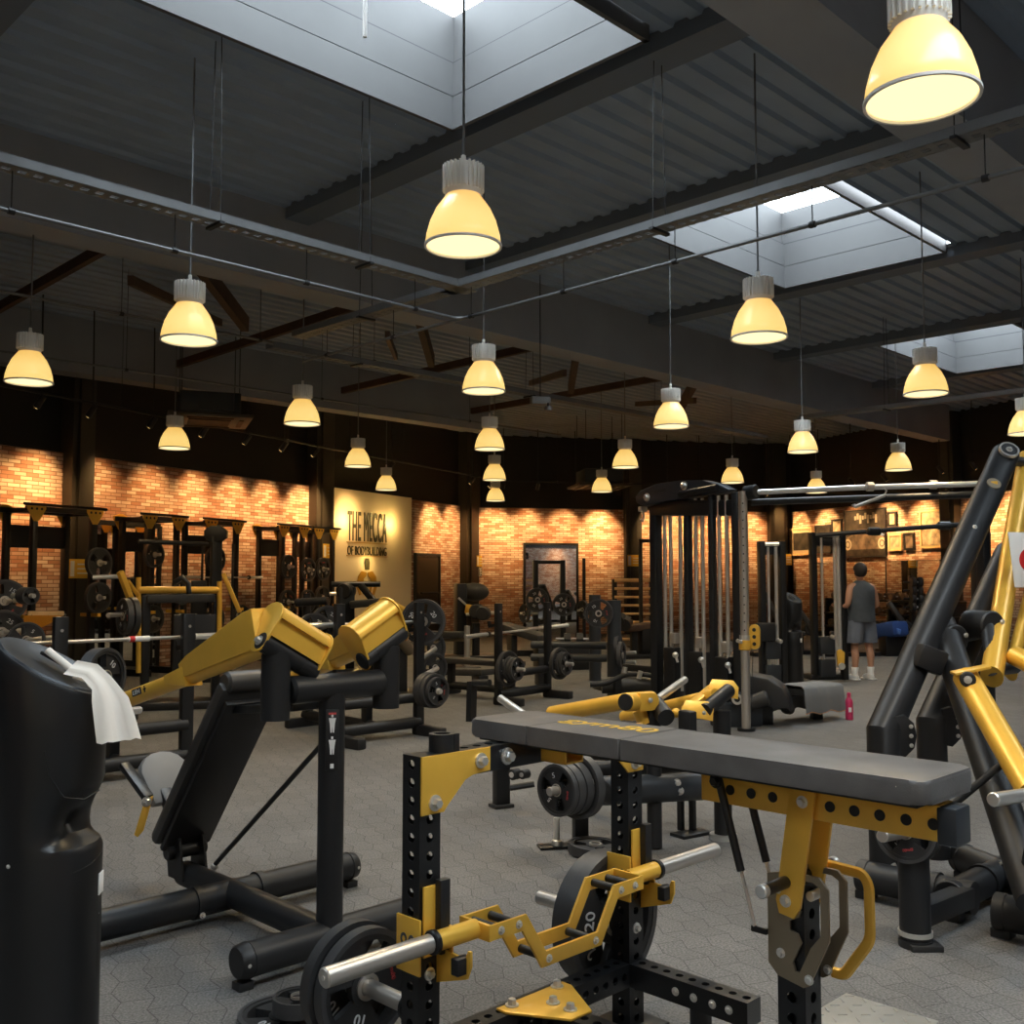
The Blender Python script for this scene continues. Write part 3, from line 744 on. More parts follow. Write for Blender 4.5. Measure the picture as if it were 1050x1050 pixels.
# ------------------------------------------------------------------ weight plates, bars
PM = {}
def plate_parts(r, num, t):
    k = (round(r, 3), num, t)
    if k in PM: return PM[k]
    out = []
    x = M(); n = 48; zz = V((0, 0, 1)); o = V((0, 0, 0)); ri, rh = r * .80, r * .34
    x.ring(o, zz, r * .965, ri, t * .82, n); x.lathe(o - zz * t * .35, [(0, rh), (t * .7, rh)], 28)
    for k3 in range(3):                         # three wide webs leave three hand grips
        a0 = 2 * math.pi * k3 / 3 + math.pi / 2 - .72; pts = []
        for q in range(9): an = a0 + 1.44 * q / 8; pts.append((math.cos(an) * ri * 1.02, math.sin(an) * ri * 1.02))
        for q in range(8, -1, -1): an = a0 + .15 + 1.14 * q / 8; pts.append((math.cos(an) * rh * .95, math.sin(an) * rh * .95))
        x.prism(pts, o, V((1, 0, 0)), V((0, 1, 0)), t * .55)
    out.append(('disc', x, RUB))
    x = M(); x.ring(o, zz, r, r * .90, t, n); out.append(('rim', x, RUBH))
    x = M(); x.ring(o, zz, r * .20 + .006, .026, t * 1.04, 28); out.append(('hub', x, STEEL))
    res = []
    for nm, x, m in out:
        ob = x.build(nm, m); COL.objects.unlink(ob); res.append((nm, ob.data)); bpy.data.objects.remove(ob)
    if num:
        ob = text_mesh(num, PRINT, None, 'number', o + zz * (t * .30) + V((0, r * .57, 0)), V((1, 0, 0)), V((0, 1, 0)), r * .20, None, .004); COL.objects.unlink(ob); res.append(('number', ob.data)); bpy.data.objects.remove(ob)
        for k3 in (1, 2):
            an = 2 * math.pi * k3 / 3; rot = Matrix.Rotation(an, 4, 'Z')
            ob = text_mesh(num if k3 == 1 else 'gym80', PRINT if k3 == 1 else REDP, None, 'number' if k3 == 1 else 'brand_mark', rot @ (zz * (t * .30) + V((0, r * .57, 0))), rot @ V((1, 0, 0)), rot @ V((0, 1, 0)), r * (.20 if k3 == 1 else .12), None, .004)
            COL.objects.unlink(ob); res.append((ob.name.split('.')[0], ob.data)); bpy.data.objects.remove(ob)
    PM[k] = res; return res
PRINT = mat('white_print', (.62, .62, .62), .6); REDP = mat('red_print', (.45, .05, .05), .6)
def plate(c, axis, r, num, label, group=None, spin=0.0, t=.035):
    axis = V(axis).normalized(); rt = thing('weight_plate', label, 'weight plate', V(c), group)
    x, y, d = basis(axis); y2 = (ZZ - d * ZZ.dot(d))
    if y2.length < .1: y2 = V((0, 1, 0))
    y2.normalize(); x2 = y2.cross(d)
    Rm = Matrix((x2, y2, d)).transposed().to_4x4() @ Matrix.Rotation(spin, 4, 'Z')
    rt.matrix_world = Matrix.Translation(V(c)) @ Rm
    for nm, me in plate_parts(r, num, t):
        o = bpy.data.objects.new(nm, me); COL.objects.link(o); o.parent = rt
        if nm == 'number': o['label'] = 'white number ' + num
        if nm == 'brand_mark': o['label'] = 'red maker mark'
    return rt
ORD = ['outermost', 'second', 'third', 'fourth', 'fifth', 'sixth']
def stack(c, axis, specs, where, group, gap=.004, spin=.3):
    """plates on a horn: c is the outer face centre, axis points outward; specs from outermost inward"""
    p = V(c); axis = V(axis).normalized()
    for i, (r, num, t) in enumerate(specs):
        p0 = p - axis * (t / 2)
        plate(p0, axis, r, num, ('%s black rubber plate %s' % (ORD[i], where)) if len(specs) > 1 else 'single black rubber plate ' + where, group, spin + i * .5, t)
        p = p - axis * (t + gap)
def barbell(p, q, label, sl=.40, r=.0145, rs=.025, m=CHR, group=None):
    p, q = V(p), V(q); d = (q - p).normalized(); o = thing('barbell', label, 'barbell', (p + q) / 2, group)
    x = M(); x.cyl(p + d * sl, q - d * sl, r, n=14); x.build('shaft', STEEL, o)
    for e, s in ((p, 1), (q, -1)):
        x = M(); x.cyl(e, e + d * (s * sl), rs, n=18, rim=.003); x.build('sleeve', m, o)
        x = M(); x.cyl(e + d * (s * sl), e + d * (s * (sl + .03)), rs * 1.4, n=18); x.build('collar', SAT, o)
    return o

# ------------------------------------------------------------------ seal-row bench in the foreground
A0, AB, AC = 1.886, 2.80, 2.335; BF, BC = 2.245, 1.334
sr = thing('seal_row_bench', 'tall black and gold prone rowing bench with long dark pad in the centre foreground', 'gym bench', G(AC, BF, 0))
for a in (A0, AB):
    x = M(); x.perf(G(a, BF, .012), G(a, BF, 1.012), .075, .05, .0135, U); u_ = x.build('upright', BLK, sr)
    x = M(); x.frame(G(a, BF, .006), U, B_, ZZ, .2, .2, .012, .003); x.build('base_plate', BLK, sr)
x = M(); x.perf(G(A0 + .0375, BF, .975), G(AB - .0375, BF, .975), .073, .05, .0135, ZZ, (1, 0, 1, 0)); x.build('top_crossbeam', BLK, sr)
x = M(); x.perf(G(A0 + .0375, BF, .183), G(AB - .0375, BF, .183), .075, .05, .0135, ZZ); x.build('base_crossbeam', BLK, sr)
x = M(); x.perf(G(AC, BF - .0375, .183), G(AC, BC + .0375, .183), .075, .05, .0135, ZZ); x.build('base_stem', BLK, sr)
for a in (A0, AB):
    x = M(); x.perf(G(a, BF - .0375, .183), G(a, 1.755, .183), .075, .05, .0135, ZZ, (1, 0, 1, 0)); sd = x.build('side_foot', BLK, sr)
    for b in (1.82, 1.88, 1.95, 2.02):
        x = M(); x.bolt(G(a - .038, b, .183), -U, .009, .008); x.build('bolt', CHR, sd)
    x = M(); x.cyl(G(a, 1.95, 0), G(a, 1.95, .145), .035, n=16); x.build('foot_pad', RUB, sd)
for sg, a in ((1, A0), (-1, AB)):
    g = [(-.037, .0), (.225, .0), (.225, -.068), (.155, -.070), (.125, -.08), (.055, -.145), (.045, -.160), (-.037, -.160)]
    g = [(sg * p, q) for p, q in g]
    x = M(); x.prism(g if sg > 0 else g[::-1], G(a, BF - .0415, 1.012), U, ZZ, .007, .0015); gp = x.build('gusset_plate', GOLD, sr)
    for (da, dz) in ((.01, -.13), (.185, -.035)):
        x = M(); x.bolt(G(a + sg * da, BF - .045, 1.012 + dz), -B_, .015, .018); x.build('bolt', CHR, gp)
x = M(); x.bolt(G(A0 + .30, BF - .037, .975), -B_, .017, .02); x.build('bolt', CHR, sr)
for z in (.22, .42):
    x = M(); x.bolt(G(A0, BF - .0375, z), -B_, .012, .012); x.build('bolt', CHR, sr)
x = M(); x.bolt(G(AB, BF - .0375, .33), -B_, .012, .012); x.build('bolt', CHR, sr)
# round black stop on the crossbeam end
x = M(); x.ring(G(A0 + .075, BF, 1.037), ZZ, .038, .024, .05, 28); x.lathe(G(A0 + .075, BF, 1.012), [(0, .03), (.03, .03)], 24); x.box(G(A0 + .10, BF - .03, 1.037), (.02, .012, .05), math.pi / 4); x.build('round_stop', MATB, sr)
# J cups
for sg, a in ((1, A0), (-1, AB)):
    jc = M(); jc.frame(G(a - .043, BF, .50), B_, ZZ, U, .10, .15, .008, .002)
    jc.frame(G(a, BF - .045, .565), U, ZZ, B_, .06, .19, .008, .002)
    jc.frame(G(a + .043, BF - .02, .50), B_, ZZ, U, .13, .10, .008, .002)
    jc.prism([(-.045, .005), (-.045, -.075), (-.015, -.095), (.11, -.055), (.125, -.02), (.125, .02), (.115, .02), (.105, -.005)][::-1], G(a + .03, BF - .05, .485), -B_, ZZ, .008)
    j = jc.build('bar_cup', GOLD, sr)
    x = M(); x.frame(G(a + .028, BF - .06, .575), U, ZZ, B_, .035, .20, .026, .003); x.frame(G(a + .02, BF - .145, .465), U, ZZ, B_, .05, .045, .03, .004); x.build('cup_liner', MATB, j)
    text_mesh('80', GROOVE, j, 'number', G(a - .0475, BF, .50), -B_, ZZ, .060, .062, .002)['label'] = 'dark stencilled 80'
# tee gusset on the base
x = M(); x.prism([(-.145, .02), (.145, .02), (.145, -.02), (.045, -.19), (-.045, -.19), (-.145, -.02)][::-1], G(AC, BF - .01, .2245), U, B_, .008, .002); tg = x.build('tee_gusset', GOLD, sr)
for (p, q) in ((-.10, 0), (.10, 0), (0, -.075), (0, -.145)):
    x = M(); x.bolt(G(AC + p, BF - .01 + q, .2285), ZZ, .014, .016); x.build('bolt', CHR, tg)
# pad
x = M(); L0, L1 = .945, 2.388; tk = .054
def rrect(w_, h_, r0, r1):           # plan outline, rounded by r0 at the near end and r1 at the far end
    out = []
    for cx, cy, r, a0 in ((w_ / 2 - r1, h_ / 2 - r1, r1, 0), (-w_ / 2 + r1, h_ / 2 - r1, r1, 90), (-w_ / 2 + r0, -h_ / 2 + r0, r0, 180), (w_ / 2 - r0, -h_ / 2 + r0, r0, 270)):
        for k in range(6): an = math.radians(a0 + 18 * k); out.append((cx + r * math.cos(an), cy + r * math.sin(an)))
    return out
for (b0, b1, r0, r1) in ((L0, 1.78, .035, .004), (1.783, 2.13, .004, .004), (2.133, L1, .004, .035)):
    x.prism(rrect(.28, b1 - b0, r0, r1), G(AC - .005, (b0 + b1) / 2, 1.07 - tk / 2), U, B_, tk, .010 if r0 > .01 or r1 > .01 else .010)
pd = x.build('bench_pad', VINF, sr)
x = M(); x.frame(G(AC, (L0 + L1) / 2, 1.011), U, B_, ZZ, .24, L1 - L0 - .06, .010); x.build('pad_board', MATB, sr)
text_mesh('gym80', YEL, pd, 'printed_logo', G(AC + .03, 1.965, 1.0708), -B_, U, .10, .33, .0015)['label'] = 'gold printed logo'
x = M(); x.tube([G(AC - .145, 1.01, 1.052), G(AC - .115, .975, 1.062), G(AC - .12, .95, 1.05)], .0015, 6); x.build('loose_thread', PAPER, pd)
# spine under the pad
x = M(); x.frame(G(AC, 1.275, .962), U, B_, ZZ, .076, .63, .080, .003); spn = x.build('spine_beam', GOLD, sr)
x = M(); x.frame(G(AC, .945, .958), U, B_, ZZ, .082, .045, .084, .006); x.build('end_cap', GREYC, spn)
for k in range(9):
    b = 1.50 - .062 * k - (.03 if k > 3 else 0)
    if abs(b - 1.29) < .02: continue
    x = M(); x.lathe(G(AC - .0385, b, .960), [(0, .013), (.002, .013)], 16, -U); x.build('bore_hole', MATB, spn)
x = M(); x.frame(G(AC, 2.12, .955), U, B_, ZZ, .08, .10, .006); x.frame(G(AC, 2.12, .995), U, B_, ZZ, .08, .10, .006)
for sg in (-1, 1): x.frame(G(AC + sg * .037, 2.12, .975), U, B_, ZZ, .006, .10, .046)
x.build('front_catch', GOLD, sr)
# rear post, hinge plates, arms, gas springs
x = M(); x.perf(G(AC, BC, .012), G(AC, BC, .76), .075, .05, .0135, U); x.build('rear_post', BLK, sr)
x = M(); x.frame(G(AC, BC, .006), U, B_, ZZ, .2, .2, .012, .003); x.build('base_plate', BLK, sr)
# plate outline in (toward -B_, z) with two hook notches
hp = [(-.055, .775), (.005, .79), (.015, .72), (.02, .705), (.035, .70), (.03, .685), (.005, .672), (.005, .650), (.025, .645), (.035, .625), (.012, .575), (.018, .555), (.030, .556), (.06, .62), (.088, .655), (.088, .765), (.07, .775), (.045, .775), (.05, .79), (.085, .79), (.108, .765), (.108, .645), (.055, .53), (.04, .522), (-.03, .535), (-.055, .56)]
for a, m in ((AC - .046, GOLDD), (AC + .046, GOLDD)):
    x = M(); x.prism(hp[::-1], G(a, BC, 0), -B_, ZZ, .008); h = x.build('hinge_plate', m, sr)
    for (q, z) in ((-.02, .74), (-.02, .59), (.055, .545)):
        x = M(); x.bolt(G(a - .004, BC - q, z), -U, .008, .008); x.build('bolt', CHR, h)
x = M(); x.tube([G(AC + .075, BC - .02, .79), G(AC + .075, BC - .135, .785), G(AC + .075, BC - .15, .76), G(AC + .075, BC - .15, .63), G(AC + .075, BC - .08, .53), G(AC + .075, BC - .05, .53)], .014, 8, round_=.02, oval=.75); x.build('release_handle', GOLD, sr)
for sg in (-1, 1):
    a = AC + sg * .052
    x = M(); p0, p1 = G(a, BC - .055, 1.0), G(a, BC - .005, .71); x.prism([(-.033, 0), (.033, 0), (.033, .285), (.02, .315), (-.02, .315), (-.033, .285)], G(a, BC - .05, .995), (B_ * -1 + ZZ * -.16).normalized(), (ZZ * -1 + B_ * .16).normalized(), .012, .002); ar = x.build('hinge_arm', GOLD, sr)
    for (p, z) in ((-.05, .965), (.0, .72)):
        x = M(); x.bolt(G(a + sg * .006, BC + p, z), U * sg, .010, .010); x.build('bolt', CHR, ar)
x = M(); x.cyl(G(AC - .15, BC - .0, .765), G(AC + .17, BC - .0, .765), .015, n=18); pin = x.build('locking_pin', BLK, sr)
for sg in (-1, 1):
    x = M(); e = G(AC + (-.15 if sg < 0 else .17), BC, .765); x.cyl(e, e + U * (sg * .022), .0165, n=18, rim=.003); x.build('pin_end', CHR, pin)
x = M(); x.cyl(G(AC - .03, BC - .05, .735), G(AC + .03, BC - .05, .735), .012, n=14); x.build('catch_pin', CHR, sr)
for sg in (-1, 1):
    a = AC + sg * .06
    p, q = G(a, 1.52, .985), G(a, BC + .085, .635); d = (q - p)
    x = M(); x.cyl(p, p + d * .62, .0105, n=14); g_ = x.build('gas_spring', MATB, sr)
    x = M(); x.cyl(p + d * .62, q, .005, n=10); x.build('piston_rod', CHR, g_)
    x = M(); x.frame(q - B_ * .012, U, B_, ZZ, .010, .045, .016, .003); x.build('spring_bracket', BLK, g_)
    x = M(); x.bolt(p + U * (sg * .01), U * sg, .013, .015); x.build('spring_bolt', BLK, g_)
# storage horns
for a, b1, z, in ((A0, 2.66, .31), (AB, 2.66, .335)):
    x = M(); x.cyl(G(a, BF + .0375, z), G(a, b1, z), .0245, n=20, rim=.003); x.build('storage_horn', STEEL, sr)
    x = M(); x.ring(G(a, BF + .045, z), B_, .04, .024, .012, 24); x.build('horn_collar', BLK, sr)
plate(G(A0, 2.50, .31), -B_, .165, '10', 'black plate with red maker mark hung low on the rowing bench at front left', 'plates on the rowing bench', .75, .038)
plate(G(A0, 2.56, .31), -B_, .172, '10', 'slightly larger black plate behind the front left one on the rowing bench', 'plates on the rowing bench', .1, .04)
plate(G(AB, 2.315, .335), -B_, .232, '20', 'large black plate hung low behind the far right upright of the rowing bench', 'plates on the rowing bench', -.7, .045)
plate(G(AB, 2.368, .335), -B_, .222, '20', 'black plate behind the large one at the far upright of the rowing bench', 'plates on the rowing bench', .4, .045)
# cambered bar
BB, ZB = 2.155, .525; aL, aR = 1.50, 3.20
cb = thing('cambered_bar', 'gold cambered multi-grip bar with steel sleeves resting in the cups of the rowing bench', 'barbell', G(AC, BB, ZB))
for (s0, s1, s2, sgn) in ((aL, 1.845, 2.01, 1), (aR, 2.855, 2.69, -1)):
    x = M(); x.cyl(G(s0, BB, ZB), G(s1, BB, ZB), .025, n=26, rim=.004); sl = x.build('sleeve', STEEL, cb)
    x = M(); x.lathe(G(s0, BB, ZB), [(0, .006), (.002, .006)], 12, -U * sgn); x.build('end_screw', CHR, sl)
    x = M(); x.cyl(G(s1, BB, ZB), G(s1 + sgn * .018, BB, ZB), .033, n=26, rim=.003); x.build('collar', BLK, cb)
    x = M(); x.cyl(G(s1 + sgn * .018, BB, ZB), G(s2, BB, ZB), .027, n=24); x.build('inner_tube', GOLD, cb)
    x = M(); x.frame(G(s2, BB, ZB), U, B_, ZZ, .012, .124, .045, .002); x.build('end_yoke', GOLD, cb)
def campoly():
    top = [(2.005, 0), (2.145, 0), (2.225, -.125), (2.475, -.125), (2.555, 0), (2.695, 0)]; h = .021
    up = [(p - AC, q + h) for p, q in top]; lo = [(p - AC, q - h) for p, q in top]
    up[1] = (2.153 - AC, h); up[2] = (2.233 - AC, -.125 + h); up[3] = (2.467 - AC, -.125 + h); up[4] = (2.547 - AC, h)
    lo[1] = (2.137 - AC, -h); lo[2] = (2.217 - AC, -.125 - h); lo[3] = (2.483 - AC, -.125 - h); lo[4] = (2.563 - AC, -h)
    return lo + up[::-1]
for sg in (-1, 1):
    x = M(); x.prism(campoly(), G(AC, BB + sg * .058, ZB), U, ZZ, .009, .0015); x.build('camber_plate', GOLD, cb)
for (a, dz) in ((2.05, 0), (2.12, 0), (2.245, -.125), (2.455, -.125), (2.58, 0), (2.65, 0)):
    x = M(); x.cyl(G(a, BB - .056, ZB + dz), G(a, BB + .056, ZB + dz), .0125, n=16); gr_ = x.build('grip', MATB, cb)
    x = M(); x.bolt(G(a, BB - .0625, ZB + dz), -B_, .008, .007); x.build('grip_bolt', CHR, gr_)
# tread plate at the lower right
tp = thing('tread_plate_platform', 'low silver tread-plate foot platform on the floor at the lower right', 'foot platform', G(3.0, 1.5, 0))
x = M(); x.frame(G(3.12, 1.62, .03), U, B_, ZZ, .64, .33, .06, .008); tpp = x.build('platform', GAL2, tp)
x = M()
for i in range(12):
    for j in range(6):
        c = G(2.83 + i * .053, 1.482 + j * .055, .0612); s_ = 1 if (i + j) % 2 else -1
        x.frame(c, (U + B_ * s_).normalized(), (B_ - U * s_).normalized(), ZZ, .032, .007, .004, .0015)
x.build('tread_pattern', GAL2, tpp)['kind'] = 'stuff'
# spare plates low on the floor at the left
plate(atz(292, 1046, .03), ZZ, .155, '10', 'black rubber plate lying flat on the floor at the lower left', None, .4, .06)
plate(atz(306, 1028, .10), ZZ, .085, None, 'small black plate with a red badge lying on the bigger plate at lower left', None, 0, .05)

# ------------------------------------------------------------------ wipe dispenser, left foreground
c0 = V((-1.335, 3.0, 0))
wd = thing('wipe_dispenser', 'tall black round wipe dispenser with slanted top cut by the left edge, nearest the camera', 'dispenser', c0)
def dring(z, r, notch=0.0, slant=0.0, n=56, th0=-.12):
    out = []
    for k in range(n):
        an = 2 * math.pi * k / n; cc = max(0, math.cos(an - th0)); rr = r - notch * cc ** 2.4
        x_, y_ = rr * math.cos(an), rr * math.sin(an); out.append(c0 + V((x_, y_, z - slant * (x_ + .15) / .30)))
    return out
def loft(rings, caps=True):
    x = M(); vr = [[x.bm.verts.new(p) for p in r] for r in rings]; n = len(vr[0])
    for a, b in zip(vr, vr[1:]):
        for i in range(n): x.bm.faces.new([a[i], a[(i + 1) % n], b[(i + 1) % n], b[i]])
    if caps: x.bm.faces.new(vr[0][::-1]); x.bm.faces.new(vr[-1])
    return x
loft([dring(0, .160), dring(.03, .160), dring(.10, .151), dring(.55, .149), dring(.735, .149), dring(.752, .149, .012), dring(.762, .149, .05), dring(.775, .149, .085), dring(.80, .149, .10), dring(.825, .149, .088), dring(.85, .149, .060), dring(.88, .149, .028), dring(.91, .149, .008), dring(.93, .149), dring(1.10, .151, 0, .03), dring(1.325, .153, 0, .165), dring(1.335, .148, 0, .165)]).build('body', BLK, wd)
x = M(); x.tube([c0 + V((.151 * math.cos(an), .151 * math.sin(an), z)) for an, z in ((-.1, .90), (-.5, .885), (-.9, .90), (-1.15, .96), (-1.25, 1.03))], .0022, 6); x.tube([c0 + V((.151 * math.cos(an), .151 * math.sin(an), z)) for an, z in ((.1, .715), (-.3, .70), (-.7, .688))], .0015, 6); x.build('seam', SAT, wd)
lid = loft([dring(1.334, .142, 0, .165), dring(1.341, .138, 0, .165), dring(1.341, .118, 0, .165), dring(1.337, .112, 0, .165)]).build('lid', GREYC, wd)
x = M(); sn = V((.52, 0, -1)).normalized(); sl_ = V((1, 0, -.55)).normalized()
x.frame(c0 + V((.03, -.02, 1.265)), sl_, V((0, 1, 0)), sl_.cross(V((0, 1, 0))), .12, .03, .012, .004); x.build('dispensing_slot', MATB, lid)
x = M(); x.cyl(c0 + V((.152, -.0, .55)), c0 + V((.154, 0, .55)), .001); x.frame(c0 + V((.1485, .02, .63)), V((-.13, 1, 0)).normalized(), ZZ, V((1, .13, 0)).normalized(), .045, .06, .004, .001); x.build('small_sticker', WHITE, wd)
x = M(); x.bolt(c0 + V((-.04, -.147, .72)), V((-.2, -1, 0)), .004, .003); x.build('screw', CHR, wd)
# towels hanging over the rim
pp = thing('paper_wipe', 'crumpled white paper wipes hanging over the right rim of the near dispenser', 'paper towel', c0 + V((.1, -.05, 1.25)))
def sheet(cols, name):
    x = M(); g = [[x.bm.verts.new(p) for p in row] for row in cols]
    for a, b in zip(g, g[1:]):
        for i in range(len(a) - 1): x.bm.faces.new([a[i], a[i + 1], b[i + 1], b[i]])
    o = x.build(name, PAPER, pp, sharp=70); md = o.modifiers.new('thick', 'SOLIDIFY'); md.thickness = .0015; return o
Y0 = 2.94
cl = [(72, 684, 0), (92, 688, 0), (104, 700, -.01), (113, 717, -.02), (117, 735, -.025), (122, 760, -.03)]
rows = []
for i, (px, py, dy) in enumerate(cl):
    wdt = 18 + i * 3.0; row = []
    for j in range(9):
        t = j / 8 - .5; row.append(at(px + t * wdt * (1.4 if i > 2 else .8), py - t * (14 if i < 3 else 4 + (5 if j % 2 else 0)), Y0 + dy + t * .05 + .006 * math.sin(j * 1.3 + i * .4)))
    rows.append(row)
sheet(rows, 'sheet')
rows = []
for i, (px, py, dy) in enumerate([(84, 689, .05), (98, 694, .05), (112, 715, .05), (124, 734, .05), (131, 748, .05)]):
    row = []
    for j in range(7):
        t = j / 6 - .5; row.append(at(px + t * 20, py - t * 12, Y0 + dy + t * .04 + .005 * math.sin(j * 2.4 + i)))
    rows.append(row)
sheet(rows, 'under_sheet')
x = M(); x.cyl(at(49, 667, 2.97), at(78, 690, 2.95), .011, n=14); x.build('rolled_sheet', PAPER, pp)

# ------------------------------------------------------------------ converging press, left
CA, CB = 2.42, 3.44
cp = thing('chest_press_machine', 'black and gold incline press machine seen from behind, left of the rowing bench', 'gym machine', G(CA, CB, 0))
def foot(a, b, d, L, nm='foot_tube', r=.064):
    x = M(); p, q = G(a, b, .10) - V(d) * L / 2, G(a, b, .10) + V(d) * L / 2; x.cyl(p, q, r, n=28); f = x.build(nm, SAT, cp)
    for e, s in ((p, -1), (q, 1)):
        x = M(); x.cyl(e, e + V(d) * (s * .05), r + .003, r * .93, n=28, rim=.006); x.frame(e + V(d) * (s * .02) - ZZ * .085, U, B_, ZZ, .06, .06, .03, .004); ec = x.build('end_cap', MATB, f)
        x = M(); x.bolt(e + V(d) * (s * .03) - B_ * (r - .001) if abs(V(d).dot(U)) > .5 else e, -B_, .005, .003); x.build('cap_screw', CHR, ec)
    return f
foot(2.47, CB, U, .82)
rf_ = foot(2.40, 4.2, U, 1.30, 'rear_tube')
for a in (2.25, 2.56):
    x = M(); x.ring(G(a, 4.2, .10), U, .072, .06, .03, 28); x.build('clamp', MATB, rf_)
    x = M(); x.bolt(G(a, 4.2 - .066, .06), -B_, .009, .012); x.build('clamp_bolt', CHR, rf_)
x = M(); x.cyl(G(CA, CB, .10), G(CA, 4.62, .11), .058, n=24); x.build('spine_tube', SAT, cp)
x = M(); x.cyl(G(CA, CB, .10), G(CA, CB, 1.05), .052, n=32); post = x.build('front_post', SAT, cp)
pn = (V((.22, -1, 0))).normalized(); ps = V((-pn.y, pn.x, 0))
pc = G(CA, CB, .87) + pn * .052
x = M(); x.frame(pc, ps, ZZ, pn, .052, .24, .005, .002); pl = x.build('instruction_plate', MATB, post)
x = M()
for z in (.065, -.02):
    o = pc + pn * .004 + ZZ * z
    x.frame(o + ZZ * .03, ps, ZZ, pn, .008, .010, .001); x.prism([(-.014, .022), (.014, .022), (.010, .0), (.007, -.035), (.002, -.035), (0, -.01), (-.002, -.035), (-.007, -.035), (-.010, 0)], o, ps, ZZ, .001)
x.frame(pc + pn * .004 - ZZ * .10, ps, ZZ, pn, .014, .018, .001); x.build('figure_print', WHITE, pl)
x = M(); x.frame(pc + pn * .0035 + ZZ * .104, ps, ZZ, pn, .03, .008, .001); x.build('red_print', REDP, pl)
x = M(); x.cyl(G(2.215, CB, 1.075), G(2.665, CB, 1.075), .054, n=32, rim=.012); x.build('cross_tube', SAT, cp)
for a, nm in ((2.165, 0), (2.70, 0)):
    x = M(); x.tube([G(a, CB + .01, .965), G(a, CB + .01, 1.225)], .056, 24, oval=.86); x.build('head_bracket', SAT, cp)
def head(axle0, axle1, lever_end, sg):
    p, q = G(axle0[0], CB, axle0[1]), G(axle1[0], CB, axle1[1]); d = (q - p).normalized()
    x = M(); x.cyl(p, q, .038, n=26, rim=.004); ax = x.build('axle', SAT, cp)
    x = M(); x.ring(p + (q - p) * .72, d, .0395, .03, .006, 26); x.build('axle_joint', MATB, ax)
    n1 = B_; n2 = d.cross(n1); n2 = n2 if n2.z > 0 else -n2
    tear = []
    for k in range(9): an = math.pi + math.pi * k / 8; tear.append((.048 * math.cos(an) + .012, .048 * math.sin(an)))
    for k in range(9): an = math.pi * k / 8; tear.append((.075 * math.cos(an) + .02, .105 + .062 * math.sin(an)))
    gd = M()
    for e in (p + d * .005, q - d * .012): gd.prism(tear if n1.cross(n2).dot(d) > 0 else tear, e, n1, n2, .009, .002)
    hd = gd.build('lever_end_plate', GOLD, cp)
    cov = [(-.05 + .012, .03), (-.052 + .02, .105)] + [(.068 * math.cos(math.pi - math.pi * k / 10) + .02, .105 + .055 * math.sin(math.pi * k / 10)) for k in range(11)] + [(.088, .08), (.06, .05)]
    gd = M(); gd.prism(cov, (p + q) / 2 - d * .003, n1, n2, (q - p).length - .022); gd.build('lever_cover', GOLD, cp)
    e = V(lever_end); s0 = p + (q - p) * .2 + B_ * .03 + ZZ * .0
    dl = (e - s0).normalized()
    x = M(); x.tube([s0, e], .036, 20); lv = x.build('press_lever', GOLD, cp)
    x = M(); up = (ZZ - dl * ZZ.dot(dl)).normalized()
    mid = s0 + dl * .05; L = .47
    sd = dl.cross(up)
    x.prism([(-.04, -.0), (L, -.005), (L + .01, .055), (L - .05, .075), (.02, .155), (-.04, .155)], mid, dl, up, .085, .006); x.build('lever_box', GOLD, lv)
    x = M(); x.prism([(L - .02, -.045), (L + .12, -.005), (L + .12, .03), (L - .02, .04)], mid, dl, up, .088, .004); x.build('box_nose', GOLD, lv)
    return lv, s0, dl, up, sd, e
lv, s0, dl, up, sd, e = head((2.09, 1.272), (2.335, 1.135), at(118, 722, 4.62), 1)
out = -sd if (-sd).dot(V((0, -1, 0))) > 0 else sd
dc = s0 + dl * .86 + out * .037 + up * .008
x = M(); x.frame(dc, dl, up, out, .07, .030, .002); dec = x.build('logo_decal', MATB, lv)
rdir = -dl
text_mesh('LEH', WHITE, dec, 'decal_print', dc + out * .002, rdir, up, .018, .05, .001)
x = M(); x.frame(dc + rdir * .062, dl, up, out, .018, .008, .002); x.frame(dc + rdir * .062, dl, up, out, .006, .028, .002); x.build('small_mark', MATB, lv)
x = M(); x.bolt(G(2.085, CB + .0, 1.272), (V(G(2.09, 0, 1.272)) - V(G(2.335, 0, 1.135))).normalized(), .013, .014); x.build('axle_bolt', CHR, lv)
x = M(); pk = at(113, 731, 4.62); x.cyl(pk, at(143, 728, 4.85), .018, n=16, rim=.003); x.build('plate_horn', CHR, lv)
head((2.78, 1.285), (2.565, 1.165), at(287, 702, 5.25), -1)
plate(at(104, 694, 4.66), (U * .45 - B_ * .9).normalized(), .13, '10', 'black plate numbered 10 on the left lever of the incline press, behind the paper wipes', 'plates on the incline press', -.8, .06)
# backrest, seat
pb, pt = G(CA, 4.63, .24), G(CA, 4.05, .97); dd = (pt - pb).normalized(); nn_ = U.cross(dd)
if nn_.dot(B_) < 0: nn_ = -nn_
x = M(); x.frame((pb + pt) / 2 + nn_ * .0, U, dd, nn_, .25, (pt - pb).length, .03, .008); x.build('back_board', MATB, cp)
x = M(); x.frame((pb + pt) / 2 + nn_ * .05 + dd * .03, U, dd, nn_, .31, (pt - pb).length + .06, .07, .03); bp_ = x.build('backrest', VIN, cp)
x = M(); x.cyl(pt + nn_ * .06 - U * .13 + dd * .06, pt + nn_ * .06 + U * .13 + dd * .06, .05, n=22, rim=.012); x.build('headrest', VIN, bp_)
x = M(); x.beam(G(CA, 3.6, .985), G(CA, 4.1, .93), .16, .035, .006); x.build('head_arm', BLK, cp)
x = M(); x.cyl(G(CA + .02, CB + .06, .86), G(CA + .02, 4.38, .19), .011, n=12); st_ = x.build('stay_rod', BLK, cp)
